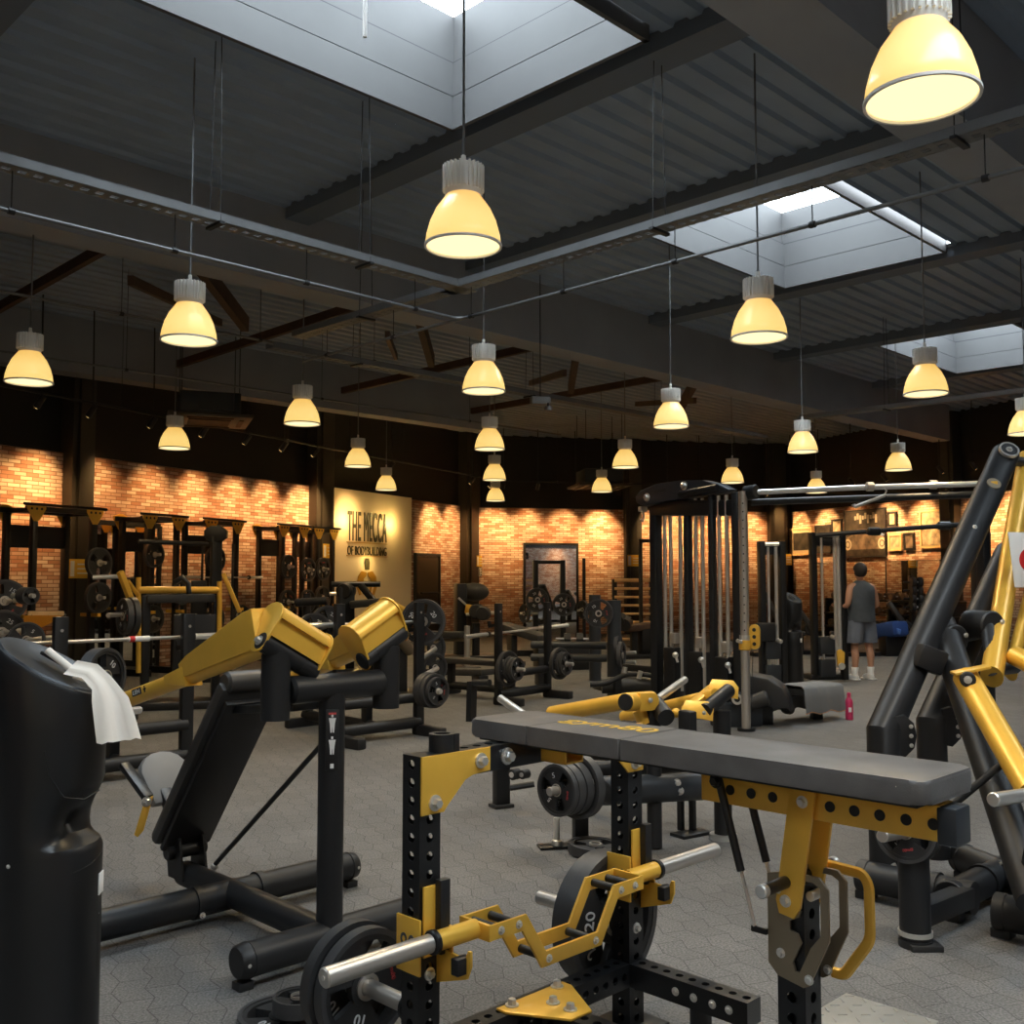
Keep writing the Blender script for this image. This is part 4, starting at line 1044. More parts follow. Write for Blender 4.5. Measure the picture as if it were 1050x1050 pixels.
x = M(); x.sph(G(CA + .02, 4.38, .185), .018); x.build('rod_joint', CHR, st_)
x = M()
for sg in (-1, 1): x.prism([(-.06, .0), (.08, 0), (.10, .10), (.04, .19), (-.02, .19)], G(CA + sg * .06, 4.58, .10), B_, ZZ, .012)
hb = x.build('hinge_bracket', MATB, cp)
x = M(); x.cyl(G(CA - .10, 4.62, .22), G(CA + .10, 4.62, .22), .035, n=18, rim=.006); x.build('hinge_pin', MATB, hb)
sc0 = G(CA + .02, 4.90, .53); sdn = (B_ * .50 + ZZ * .85).normalized(); snn = U.cross(sdn); snn = snn if snn.z > 0 else -snn
x = M(); pts = [(-.09, -.15), (.09, -.15), (.125, .02)] + [(.125 * math.cos(math.pi * k / 8), .02 + .10 * math.sin(math.pi * k / 8)) for k in range(1, 8)] + [(-.125, .02)]
x.prism(pts, sc0, U, sdn, .06, .018); x.build('seat', VING, cp)
x = M(); x.beam(G(CA, 4.66, .30), G(CA, 5.02, .60), .06, .05, .006); sa = x.build('seat_arm', BLK, cp)
x = M(); x.beam(at(127, 784, 5.05), at(152, 818, 4.92), .05, .03, .004); x.build('seat_link', BLK, sa)
x = M(); x.prism([(-.02, .09), (.02, .09), (.022, -.07), (0, -.09), (-.022, -.07)], at(147, 838, 4.85), (U * .7 + ZZ * .3 - B_ * .2).normalized(), (ZZ + U * .3).normalized(), .012, .002); x.build('release_lever', GOLD, sa)
x = M(); x.bolt(at(150, 822, 4.84), -B_, .016, .02); x.build('lever_bolt', CHR, sa)
# ------------------------------------------------------------------ plate-loaded machine at the right edge
rm = thing('incline_press_machine', 'big black A-frame press machine with gold levers at the right edge', 'gym machine', V((2.1, 5.0, 0)))
def rtube(pts, r, m=SAT, nm='frame_tube', par=None, rnd=.0, n=24, oval=1.0):
    x = M(); x.tube(pts, r, n, round_=rnd, oval=oval); return x.build(nm, m, par or rm)
e1, t1 = at(906, 750, 5.0), at(1031, 466, 6.1)
f1 = V((e1.x, e1.y, .10))
rtube([f1, e1, t1], .079, SAT, 'side_arm')
e2, t2 = at(955, 741, 5.3), at(1034, 566, 6.1)
rtube([V((e2.x, e2.y, .10)), e2, t2], .074, SAT, 'side_arm')
for e in (e1, e2):
    x = M(); q = e + V((.085, -.02, -.015)); x.prism([(-.05, .09), (0, .10), (.045, .06), (.06, 0), (.045, -.06), (0, -.10), (-.05, -.09)], q, V((1, .1, 0)), ZZ, .05, .004); el = x.build('elbow_plate', MATB, rm)
    for dz in (.045, 0, -.045):
        x = M(); x.bolt(q + V((.03, -.027, dz)), V((0, -1, 0)), .007, .006); x.build('bolt', CHR, el)
ax_ = (t1 - e1).normalized(); fr_ = V((-.30, -1, .1)); fr_ = (fr_ - ax_ * fr_.dot(ax_)).normalized()
x = M(); x.cyl(t1 - ax_ * .06 + fr_ * .06, t1 - ax_ * .06 + fr_ * .098, .052, n=24, rim=.006); pv = x.build('pivot_cap', MATB, rm)
x = M(); x.ring(t1 - ax_ * .06 + fr_ * .092, fr_, .057, .047, .02, 28); x.bolt(t1 - ax_ * .06 + fr_ * .098, fr_, .013, .012); x.build('pivot_bolt', CHR, pv)
x = M(); o = t1 - ax_ * .36 + fr_ * .077
x.lathe(o, [(0, .040), (.006, .038)], 24, fr_); bg = x.build('round_badge', GOLDD, rm)
x = M(); x.frame(o + fr_ * .008, V((1, -.25, 0)).normalized(), ZZ, fr_, .035, .018, .002); x.build('badge_mark', GOLD, bg)
x = M(); x.bolt(e1.lerp(t1, .66) + fr_ * .078, fr_, .009, .008); x.build('arm_screw', CHR, rm)
x = M(); x.frame(at(953, 676, 5.15), V((.9, .2, -.35)).normalized(), V((0, 1, 0)), V((.35, 0, .9)).normalized(), .15, .10, .12, .012); x.build('stop_block', MATB, rm)
# centre leg leaning towards the camera
g0, g1 = at(965, 640, 5.45), at(1062, 925, 4.15)
rtube([g0, g1], .074, SAT, 'centre_leg')
for px, py in ((975, 655), (1012, 641)):
    q = at(px, py, 5.35); x = M(); x.cyl(q + V((-.03, .14, .0)), q + V((.02, -.03, 0)), .075, n=26, rim=.008); pc_ = x.build('pivot_hub', MATB, rm)
    for k in range(3):
        an = k * 2.1 + .4; x = M(); x.bolt(q + V((.02 + .05 * math.cos(an), -.03, .05 * math.sin(an))), V((.2, -1, 0)), .009, .008); x.build('hub_bolt', CHR, pc_)
rtube([at(968, 655, 5.45), at(1030, 640, 5.6)], .045, SAT, 'cross_tube')
# gold levers
rtube([at(1053, 470, 6.35), at(1036, 570, 5.9), at(1017, 694, 5.1)], .066, GOLD, 'press_lever', n=20, oval=.8)
rtube([at(1088, 470, 6.5), at(1062, 590, 6.0), at(1036, 690, 5.45)], .055, GOLD, 'press_lever', n=20, oval=.6)
gl = rtube([at(990, 694, 4.85), at(1058, 812, 4.25)], .058, GOLD, 'lower_lever', n=20)
x = M(); x.frame(at(995, 687, 4.82), V((.95, -.2, .22)).normalized(), V((.2, .95, 0)).normalized(), V((-.2, 0, 1)).normalized(), .16, .12, .014, .003); x.build('lever_cap', GOLD, gl)
x = M(); q = at(992, 696, 4.78); x.cyl(q, q + V((-.02, -.05, 0)), .035, n=20, rim=.005); pk = x.build('lever_pivot', MATB, gl)
x = M(); x.bolt(q + V((-.02, -.05, 0)), V((-.3, -1, 0)), .012, .01); x.build('pivot_bolt', CHR, pk)
for px, py in ((991, 715), (996, 724)):
    x = M(); q = at(px, py, 4.77); x.cyl(q, q + V((-.01, -.03, 0)), .017, n=14, rim=.003); x.build('shackle', CHR, gl)
rtube([at(1040, 672, 5.2), at(1075, 690, 5.0)], .05, GOLD, 'cross_lever', n=18)
rod = rtube([at(962, 838, 4.55), at(1034, 778, 4.42)], .016, MATB, 'damper_rod', n=14)
x = M(); x.sph(at(1036, 776, 4.41), .022); x.tube([at(1026, 784, 4.43), at(1036, 776, 4.41)], .012, 10); x.build('rod_end', CHR, rod)
rtube([t1 - ax_ * .06, at(1056, 474, 6.33), at(1092, 474, 6.5)], .03, SAT, 'top_axle', n=16)
rtube([at(1012, 641, 5.35), at(1019, 688, 5.12), at(1040, 684, 5.4)], .035, SAT, 'lever_axle', n=16)
# base
for p, q, r in ((at(882, 907, 4.98), at(1000, 945, 4.62), .072), (V((1.93, 4.62, .10)), V((2.85, 5.5, .10)), .070), (V((2.05, 4.45, .10)), V((2.9, 3.75, .10)), .075), (at(985, 897, 5.3), at(1075, 925, 4.7), .07)):
    p = V((p.x, p.y, .10)); q = V((q.x, q.y, .10)); d = (q - p).normalized()
    x = M(); x.cyl(p, q, r, n=26); bt = x.build('base_tube', SAT, rm)
    x = M(); x.cyl(p, p + d * .05, r + .004, r + .004, n=26, rim=.005); x.build('tube_end_cap', MATB, bt)
    x = M(); x.ring(p + d * .36, d, r + .010, r - .004, .03, 26); x.build('clamp', MATB, bt)
    x = M(); x.box((p.x + d.x * .03, p.y + d.y * .03, .02), (.08, .08, .04), math.pi / 4, .005); x.build('foot', RUB, bt)
fp = V((1.66, 4.32, 0))
x = M(); x.cyl(fp + ZZ * .03, fp + ZZ * .58, .062, n=28); fpo = x.build('front_post', SAT, rm)
x = M(); x.cyl(fp, fp + ZZ * .03, .068, n=24); x.box(fp + V((.02, -.03, .012)), (.13, .10, .024), .0, .004); x.build('rubber_foot', RUB, fpo)
x = M(); x.ring(fp + ZZ * .055, ZZ, .069, .058, .018, 28); x.build('foot_band', CHR, fpo)
x = M(); x.beam(fp + ZZ * .12, V((2.0, 4.62, .11)), .09, .09, .01); x.build('post_link', SAT, rm)
hq = at(928, 853, 4.28)
hd_ = (at(902, 858, 4.05) - hq).normalized()
x = M(); x.cyl(hq - hd_ * .18, hq + hd_ * .27, .024, n=20, rim=.003); x.build('plate_horn', STEEL, rm)
plate(hq - hd_ * .02, hd_, .125, '5', 'black plate numbered 5 on the low horn of the right-hand machine', 'plates on the right-hand machine', -.9, .045)
plate(hq - hd_ * .075, hd_, .125, '5', 'black plate behind the one numbered 5 on the right-hand machine', 'plates on the right-hand machine', .3, .045)
x = M(); x.cyl(at(1018, 820, 3.85), at(1075, 812, 4.1), .026, n=22, rim=.004); x.build('side_horn', CHR, rm)
x = M(); x.beam(at(1073, 812, 4.1), at(1056, 900, 4.22), .07, .05, .006); x.build('horn_bracket', SAT, rm)
for px, py in ((916, 886), (1058, 696)):
    x = M(); q = at(px, py, 4.9); x.tube([q, q + V((.03, 0, -.06)), q + V((.05, 0, -.02))], .012, 10); x.build('hook', CHR, rm)
# white placard with a red disc hung on the lever
fl = thing('round_mark_placard', 'white placard with a red disc hanging on the gold lever at the right edge', 'placard', at(1056, 575, 5.55))
pq = at(1054, 574, 5.55); fx = V((.98, .18, .0)).normalized(); fz = (ZZ + fx * -.10).normalized()
x = M(); x.frame(pq, fx, fz, fx.cross(fz), .20, .30, .006, .002); fp_ = x.build('placard', WHITE, fl)
x = M(); x.lathe(pq + fx.cross(fz) * .004 + fx * .01, [(0, .065), (.002, .065)], 32, fx.cross(fz)); x.build('red_disc', RED, fp_)

# ------------------------------------------------------------------ press machine behind the rowing bench
cm = thing('row_press_machine', 'low black machine with gold levers and a plate stack behind the rowing bench pad', 'gym machine', V((.8, 5.9, 0)))
def cmt(pts, r, m, nm, par=None, n=20, rnd=0.0):
    x = M(); x.tube(pts, r, n, round_=rnd); return x.build(nm, m, par or cm)
P1, P2 = V((.80, 5.85, 0)), V((1.23, 6.07, 0))
cmt([P1 + ZZ * .01, P1 + ZZ * .80], .042, SAT, 'post'); cmt([P2 + ZZ * .02, P2 + ZZ * .74], .052, SAT, 'post')
x = M(); x.cyl(P2, P2 + ZZ * .03, .08, n=24); x.build('foot_disc', CHR, cm)
bt = cmt([at(590, 812, 5.55) , at(724, 806, 6.05)], .078, GREYC, 'main_tube', n=28)
for px, py in ((694, 803), (697, 811)):
    x = M(); x.bolt(at(px, py, 5.85), V((.2, -1, .1)), .016, .02); x.build('bolt', CHR, bt)
cmt([at(600, 790, 6.3), at(730, 782, 6.6)], .05, SAT, 'rear_tube')
# left lever and knuckle
lv = cmt([at(566, 732, 6.5), at(643, 719, 5.95)], .048, GOLD, 'lever', n=22)
x = M(); p, q = at(642, 720, 5.72), at(668, 718, 5.92); x.cyl(p, q, .052, n=26, rim=.004); kn = x.build('knuckle', GOLD, lv)
x = M(); d = (q - p).normalized(); x.cyl(p - d * .012, p, .046, n=24); x.build('knuckle_cap', MATB, kn)
x = M(); x.prism([(.05 * math.cos(t * math.pi / 8 - math.pi / 2), .05 * math.sin(t * math.pi / 8 - math.pi / 2)) for t in range(9)] + [(-.08, .05), (-.08, -.05)], at(666, 719, 5.80), V((.9, .45, 0)).normalized(), ZZ, .05, .004); x.build('knuckle_link', GOLD, kn)
x = M(); x.bolt(at(667, 718, 5.76), V((.45, -.9, 0)), .010, .008); x.build('bolt', CHR, kn)
cmt([at(655, 728, 5.85), at(661, 742, 5.85)], .04, GOLD, 'lever_stub')
cmt([at(672, 722, 5.9), at(683, 736, 5.75)], .05, SAT, 'pivot_housing', n=24)
cmt([at(674, 717, 6.0), at(702, 697, 6.5)], .023, CHR, 'plate_horn')
cmt([at(513, 716, 5.75), at(540, 735, 5.55)], .022, CHR, 'plate_horn')
# right lever
lv = cmt([at(640, 735, 6.9), at(734, 713, 6.1)], .040, GOLD, 'lever', n=20)
rl0, rl1 = at(722, 729, 5.92), at(747, 708, 6.18)
rr = cmt([rl0, rl1], .042, SAT, 'roller', n=24)
d = (rl1 - rl0).normalized()
for c in (rl0 - d * .008, rl1 + d * .008):
    x = M(); x.prism([(-.05, -.05), (.10, -.04), (.13, .0), (.10, .055), (-.03, .06), (-.06, .02)], c, V((-.95, -.05, .1)).normalized(), (ZZ + V((0, .3, 0))).normalized(), .008, .002); x.build('roller_plate', GOLD, rr)
x = M(); x.beam(at(703, 727, 5.98), at(731, 704, 6.28), .06, .02, .004); x.build('roller_cover', GOLD, rr)
x = M(); x.bolt(at(722, 731, 5.86), V((.2, -1, 0)), .008, .006); x.build('bolt', CHR, rr)
x = M(); x.sph(at(693, 731, 5.95), .028); x.tube([at(693, 731, 5.95), at(680, 736, 6.1)], .018, 12); x.build('gold_knob', GOLD, cm)
x = M(); x.box(at(705, 745, 5.85) - ZZ * .08, (.06, .10, .34), .6, .012); x.build('centre_bracket', SAT, cm)
x = M(); q = at(708, 845, 6.15); q.z = .01; x.box(q, (.22, .12, .02), .6, .004); x.build('base_plate', BLK, cm)
for px in (698, 710):
    q = at(px, 830, 6.2); cmt([V((q.x, q.y, .02)), V((q.x, q.y, .32))], .022, BLK, 'thin_leg', n=4)
q = at(595, 850, 5.9)
x = M(); x.box((q.x, q.y, .16), (.085, .05, .32), .4, .006); x.build('front_leg', SAT, cm)
x = M(); x.box((q.x - .09, q.y - .02, .008), (.30, .10, .016), .2, .004); x.build('base_plate', BLK, cm)
q = at(571, 850, 5.85); x = M(); x.cyl((q.x, q.y, .016), (q.x, q.y, .05), .03, n=20, rim=.005); x.cyl((q.x, q.y, .05), (q.x, q.y, .17), .018, n=14); x.build('levelling_foot', CHR, cm)
q = at(514, 800, 6.9); x = M(); x.box((q.x, q.y, .21), (.10, .07, .42), .5, .006); x.build('front_leg', SAT, cm)
x = M(); x.box((q.x - .0, q.y, .012), (.14, .11, .024), .5, .004); x.build('rubber_foot', RUB, cm)
rl = cmt([at(505, 770, 6.8), at(640, 775, 6.6)], .035, SAT, 'front_tube')
for px, rr_ in ((531, .036), (541, .03)):
    q = at(px, 793, 6.75); x = M(); x.cyl(q, q + V((-.04, -.05, 0)), rr_, n=18, rim=.004); pu = x.build('cable_roller', MATB, cm)
    x = M(); x.cyl(q + V((-.04, -.05, 0)), q + V((-.043, -.054, 0)), rr_ * .5, n=16); x.build('roller_hub', CHR, pu)
cmt([at(523, 808, 6.75), at(548, 804, 6.75)], .02, BLK, 'link_bar', n=8)
cmt([at(483, 740, 6.9), at(484, 699, 6.95)], .035, BLK, 'horn_post', n=4); cmt([at(486, 700, 6.9), at(502, 700, 6.8)], .022, BLK, 'stub_horn', n=14)
hs = at(563, 812, 5.2)
x = M(); x.cyl(hs, hs + U * .36, .022, n=20, rim=.003); x.build('plate_horn', STEEL, cm)
stack(hs + U * .05, -U, [(.130, '5', .03), (.132, '5', .05), (.138, '10', .05), (.165, '15', .05)], 'on the low horn under the rowing bench pad', 'plates on the row press machine')
cmt([hs + U * .32, at(625, 815, 5.6)], .05, SAT, 'horn_arm')
q = at(612, 874, 5.4); q.z = .03
plate(V((q.x + .02, q.y + .35, .03)), (ZZ + V((.05, -.05, 0))), .15, None, 'black plate lying on the floor behind the far upright of the rowing bench', None, .3, .05)

# ------------------------------------------------------------------ barbell bench stations
def bench_station(ob, label, dirn, w_=1.0, h=1.25, spec=None, pad=True):
    """ob base of the near post, dirn from near to far post (ground), bench lies to the left of it"""
    d = V(dirn).normalized(); n = V((-d.y, d.x, 0)); r = thing('bench_press_station', label, 'gym bench', ob)
    for k in (0, w_):
        c = V(ob) + d * k
        x = M(); x.frame(c + ZZ * (h / 2), d, n, ZZ, .10, .06, h, .008); up_ = x.build('upright', BLK, r)
        x = M(); x.lathe(c - n * .032 + ZZ * (h - .10), [(0, .012), (.002, .012)], 16, -n); x.build('round_mark', STEEL, up_)
        x = M(); x.frame(c - n * .16 + ZZ * .05, d, n, ZZ, .10, .42, .10, .02); x.build('foot', MATB, r)
        x = M(); x.prism([(-.02, 0), (.10, -.02), (.12, .06), (.10, .06), (.09, .02), (.0, .03)], c + n * .04 + ZZ * (h - .28), n, ZZ, .05); x.build('bar_hook', BLK, r)
    for z, rr_ in ((.36, .05), (.12, .055)):
        x = M(); x.cyl(V(ob) + ZZ * z, V(ob) + d * w_ + ZZ * z, rr_, n=20); x.build('cross_tube', SAT, r)
    c = V(ob) + d * (w_ / 2)
    x = M(); x.cyl(c + ZZ * .12, c + n * 1.25 + ZZ * .12, .05, n=18); x.build('spine_tube', SAT, r)
    x = M(); x.frame(c + n * 1.25 + ZZ * .05, d, n, ZZ, .45, .08, .10, .02); x.build('foot', MATB, r)
    for k in (1.2, .2):
        x = M(); x.frame(c + n * k + ZZ * .27, d, n, ZZ, .08, .08, .36, .006); x.build('pad_post', BLK, r)
    x = M(); x.frame(c + n * .70 + ZZ * .45, d, n, ZZ, .30, 1.25, .07, .02); x.build('bench_pad', VIN, r)
    return r, d, n
# station one, post at photo left of centre
o1 = atz(429, 753, 0); r1, d1, n1 = bench_station(o1 - U * .95, 'bench press station with a 20 plate on its bar, just right of the incline press', U, .95, 1.285)
c = V(o1) - n1 * .03 + ZZ * .44; x = M(); x.cyl(c, c - n1 * .30, .024, n=16); x.build('plate_horn', CHR, r1)
stack(c - n1 * .27, -n1, [(.135, '5', .04), (.165, '10', .045), (.17, '10', .045), (.17, '10', .045)], 'on the right horn of the station beside the incline press', 'plates on the first bench station')
pb_ = V(o1) + n1 * .09 + ZZ * 1.09
barbell(pb_ - d1 * 1.25, pb_ + d1 * .36, 'chrome barbell racked on the bench station beside the incline press', .34)
plate(pb_ + d1 * .13, -n1 * .55 - d1 * .7, .225, '20', 'large black plate numbered 20 on the bar behind the first post', 'plates on the first bench station', -1.0, .06)
for px, py, rr_, yy in ((443, 665, .17, 10.9), (445, 685, .16, 10.7)):
    plate(at(px, py, yy), -n1, rr_, None, 'black plate %s the plate numbered 20 and the plate stack' % ('just under' if py < 670 else 'lower, between'), 'plates on the first bench station', .5, .05)
c = V(o1) + ZZ * .72 + V((0, .1, 0)); x = M(); x.cyl(c, at(443, 665, 10.9) - n1 * .05, .024, n=14); x.build('plate_horn', CHR, r1)
x = M(); x.cyl(c - ZZ * .18, at(445, 685, 10.7) - n1 * .05, .024, n=14); x.build('plate_horn', CHR, r1)
# station two
o2 = V((-.165, 12.5, 0)); r2, d2, n2 = bench_station(o2, 'bench press station with two tall posts and empty barbell in the middle distance', V((.62, .80, 0)), 1.02, 1.22)
barbell(at(477, 653, 12.2), at(582, 641, 13.9), 'empty chrome barbell racked on the middle bench press station', .42)
for c, sp, wh, gr in ((V(o2) + ZZ * .44, [(.135, '5', .04), (.14, '5', .04), (.15, '10', .04), (.215, '15', .045)], 'on the near post of the middle bench press station', 'plates on the middle bench station'),
                      (V(o2) + d2 * 1.02 + ZZ * .44, [(.145, '5', .04), (.15, '5', .04), (.205, '15', .045)], 'on the far post of the middle bench press station', 'plates on the middle bench station')):
    e = -n2 if True else n2
    x = M(); x.cyl(c, c + e * .40, .024, n=16, rim=.003); x.build('plate_horn', CHR, r2)
    stack(c + e * .30, e, sp, wh, gr)
# third machine with a high plate
tm = thing('plate_loaded_machine', 'black machine with two long low tubes and a high plate, left of the ladder', 'gym machine', atz(630, 706, 0))
x = M(); q = atz(630, 706, 0); x.cyl(q, q + ZZ * 1.22, .10, n=24); x.build('post', GREYC, tm)
x = M(); q2 = at(610, 640, 15.5); x.cyl(V((q2.x, q2.y, 0)), V((q2.x, q2.y, 1.28)), .09, n=20); x.build('post', GREYC, tm)
for (a_, b_) in (((545, 661), (622, 662)), ((545, 674), (625, 675))):
    x = M(); x.cyl(at(*a_, 14.9), at(*b_, 14.6), .055, n=18); x.build('long_tube', GREYC, tm)
x = M(); x.box(q + V((-.02, -.1, .03)), (.5, .3, .06), .3, .01); x.build('base', BLK, tm)
x = M(); x.box((at(555, 690, 14.9).x, 14.9, .2), (.14, .2, .4), .3, .01); x.build('rear_leg', BLK, tm)
for py in (670, 680):
    x = M(); x.cyl(at(634, py, 14.5), at(652, py - 1, 14.3), .024, n=14, rim=.003); x.build('plate_horn', CHR, tm)
x = M(); x.cyl(at(616, 629, 14.4), at(634, 629, 14.55), .026, n=14); x.build('top_horn', CHR, tm)
plate(at(614, 629, 14.25), V((-.25, -1, 0)), .20, '10', 'black plate high on the post of the machine left of the ladder', None, .6, .05)
for i, (px, py, yy) in enumerate(((634, 664, 14.35), (637, 672, 14.2))):
    plate(at(px, py, yy), V((1, -.35, 0)), .19, None, 'black plate seen edge-on, %s of the pair right of the post before the ladder' % ('inner' if i == 0 else 'outer'), None, .2, .05)
# small low machine in front of the cable tower
lb = thing('low_seat_machine', 'low padded seat with bent black lever before the cable tower', 'gym bench', atz(680, 720, 0))
x = M(); x.tube([at(617, 703, 13.2), at(650, 702, 13.2), at(690, 706, 13.0)], .10, 18); x.build('seat_pad', VIN, lb)
x = M(); x.tube([at(605, 702, 12.9), at(622, 701, 12.9), at(642, 691, 12.9), at(668, 692, 12.8), at(688, 706, 12.6)], .032, 12, round_=.08); x.build('bent_lever', SAT, lb)
x = M(); x.cyl(at(640, 690, 12.8), at(641, 684, 12.8), .03, n=14); x.cyl(at(655, 696, 12.8), at(657, 688, 12.8), .03, n=14); x.build('pin', CHR, lb)
x = M(); x.beam(at(640, 684, 13.3), at(708, 690, 12.6), .10, .09, .012); x.build('top_beam', MATB, lb)
for px, py, h_ in ((690, 722, .32), (630, 716, .26)):
    q = atz(px, py, 0); x = M(); x.box((q.x, q.y, h_ / 2), (.10, .22, h_), .4, .01); x.build('leg', BLK, lb)

# ------------------------------------------------------------------ cable tower
tw = thing('cable_tower', 'tall black cable tower with curved grey cap, chrome guide rods and weight stacks', 'cable machine', V((2.0, 11.0, 0)))
def col(px, Y, ztop, rx, m=SAT, nm='column', z0=0.0, n=20):
    q = at(px, 600, Y); x = M(); x.tube([V((q.x, q.y, z0)), V((q.x, q.y, ztop))], rx, n); return x.build(nm, m, tw)
def colb(px, Y, ztop, sx, sy, m=SAT, nm='column', z0=0.0):
    q = at(px, 600, Y); x = M(); x.box((q.x, q.y, (z0 + ztop) / 2), (sx, sy, ztop - z0), math.pi / 4, .015); return x.build(nm, m, tw)
colb(673, 11.9, 2.42, .13, .10); colb(706, 11.4, 2.42, .09, .07); colb(731, 11.0, 2.42, .075, .07); colb(756, 10.7, 2.42, .07, .09)
for px, yy in ((682, 11.9), (688, 11.8), (698, 11.7), (714, 11.3), (721, 11.2), (738, 10.9), (746, 10.8), (753, 10.75)): col(px, yy, 2.40, .021, CHR, 'guide_rod', .25, 14)
for px, yy, zz_ in ((692, 11.75, .74), (718, 11.3, .72), (745, 10.85, .70)):
    q = at(px, 640, yy); x = M(); x.box((q.x, q.y, zz_ / 2 + .05), (.24, .16, zz_ - .1), math.pi / 4, .012); sh = x.build('stack_shroud', BLK, tw)
    x = M(); x.box((q.x, q.y, zz_ + .10), (.10, .08, .12), math.pi / 4, .01); x.build('stack_top', STEEL, sh)
    x = M(); x.sph((q.x - .02, q.y - .14, zz_ - .08), .035); x.tube([(q.x - .02, q.y - .15, zz_ - .08), (q.x + .0, q.y - .17, zz_ - .16)], .015, 8); x.build('selector_pin', CHR, sh)
x = M()
for py in (520, 521): pass
x.beam(at(672, 521, 11.9), at(760, 521, 10.7), .16, .17, .02); x.build('top_crossmember', BLK, tw)
cap = [(-.68, -.02), (-.70, .05), (-.62, .12), (-.35, .175), (0, .185), (.30, .16), (.52, .10), (.66, .03), (.60, .0), (.30, -.005), (0, -.02), (-.3, -.035), (-.58, -.07)]
dx = (at(748, 505, 10.85) - at(655, 505, 12.0)); dx.z = 0; dx.normalize()
pc_ = at(703, 507, 11.35)
x = M(); x.prism([(p * 1.08, q) for p, q in cap], pc_ - ZZ * .03, dx, ZZ, .14, .02); cp_ = x.build('curved_cap', GREYC, tw)
nx = dx.cross(ZZ)
for da, dz in ((-.55, 0), (.05, .09)):
    x = M(); x.bolt(pc_ + dx * da + nx * .07 + ZZ * dz, nx, .033, .03); x.build('cap_bolt', CHR, cp_)
x = M(); x.cyl(pc_ + dx * .0 + nx * .09 + ZZ * .0, pc_ + dx * .58 + nx * .12 + ZZ * .03, .035, n=16); x.build('cap_arm', SAT, cp_)
text_mesh('gym80', MATB, cp_, 'cap_mark', pc_ + dx * -.32 + nx * .0715 + ZZ * .06, dx, ZZ, .045, .18, .002)
x = M(); q = at(659, 522, 11.95); x.box(q, (.09, .07, .06), .5, .01); x.tube([q - ZZ * .03, q - ZZ * .09 + V((.02, 0, 0)), q - ZZ * .14, q - ZZ * .12 - V((.03, 0, 0))], .012, 8); x.build('pulley_carabiner', CHR, tw)
ap = col(763, 10.35, 2.40, .045, STEEL, 'adjustment_post', 0.02, 22)
q = at(763, 600, 10.35)
x = M(); x.cyl((q.x, q.y, 0), (q.x, q.y, .03), .09, n=20); x.build('post_foot', BLK, ap)
for k in range(16):
    x = M(); x.lathe((q.x - .012, q.y - .044, 1.0 + k * .085), [(0, .008), (.002, .008)], 10, V((-.2, -1, 0))); x.build('index_hole', MATB, ap)
x = M(); x.cyl((q.x, q.y, .80), (q.x, q.y, .90), .062, n=22, rim=.006); x.build('carriage_collar', GOLD, tw)
x = M(); x.cyl((q.x, q.y, .90), (q.x, q.y, .95), .055, n=20); x.tube([(q.x - .04, q.y - .03, .88), (q.x - .09, q.y - .06, .90)], .02, 10); x.build('carriage_knob', CHR, tw)
c = at(774, 653, 10.3)
x = M(); x.prism([(.055 * math.cos(k * math.pi / 9), .07 + .055 * math.sin(k * math.pi / 9)) for k in range(10)] + [(.055 * math.cos(math.pi + k * math.pi / 9), -.07 + .055 * math.sin(math.pi + k * math.pi / 9)) for k in range(10)], c, V((.8, -.6, 0)), ZZ, .03, .004); pu = x.build('pulley_cheek', GOLD, tw)
for dz in (.07, 0, -.07):
    x = M(); x.lathe(c + V((-.6, -.8, 0)).normalized() * .016 + ZZ * dz, [(0, .02), (.006, .018)], 14, V((-.6, -.8, 0))); x.build('pulley_bolt', MATB, pu)
x = M(); q = at(757, 716, 10.55); x.cyl(q, q + V((-.03, -.08, 0)), .07, n=24, rim=.01); pw_ = x.build('low_pulley', MATB, tw)
x = M(); x.ring(q + V((-.03, -.085, 0)), V((-.3, -1, 0)), .055, .03, .01, 24); x.build('pulley_face', CHR, pw_)
x = M(); q = at(755, 740, 10.7); x.box((q.x, q.y, .12), (.5, .22, .24), .3, .02); x.build('tower_base', GREYC, tw)
x = M(); x.box((at(685, 720, 11.8).x, 11.7, .05), (.6, .5, .10), .5, .02); x.build('tower_base', GREYC, tw)
x = M(); x.tube([at(772, 668, 10.3), at(770, 752, 10.3)], .004, 6); x.build('cable', BLK, tw)
# long pull-up bar to the right
pbq = thing('pull_up_bar', 'long chrome pull-up bar running from the cable tower to the right machine', 'pull-up bar', at(880, 500, 10.0))
x = M(); x.tube([at(770, 505, 10.35), at(880, 500, 10.05), at(1006, 496, 9.7)], .027, 16); x.build('bar', CHR, pbq)
for px, py in ((892, 499), (957, 497)):
    x = M(); q = at(px, py, 9.95); x.cyl(q - V((.035, 0, 0)), q + V((.035, 0, 0)), .045, n=18, rim=.006); x.build('joint_collar', STEEL, pbq)
x = M(); x.cyl(at(764, 506, 10.4), at(776, 504, 10.3), .075, n=22, rim=.01); x.build('end_clamp', MATB, pbq)
x = M(); q = at(1004, 497, 9.75); x.box((q.x + .02, q.y, 1.2), (.10, .10, 2.5), .4, .01); x.build('far_post', BLK, pbq)
x = M(); x.tube([at(770, 515, 10.45), at(1004, 507, 9.85)], .035, 14); x.build('under_bar', BLK, pbq)
hq = thing('straight_grip', 'short chrome cable handle hanging under the long pull-up bar', 'exercise grip', at(892, 513, 9.95))
x = M(); x.cyl(at(876, 520, 10.0), at(907, 508, 9.95), .017, n=14); x.build('handle_bar', STEEL, hq)
x = M(); x.tube([at(876, 520, 10.0), at(875, 517, 10.0)], .02, 10); x.tube([at(907, 508, 9.95), at(909, 503, 9.95), at(905, 499, 9.96)], .008, 8); x.build('handle_ring', CHR, hq)

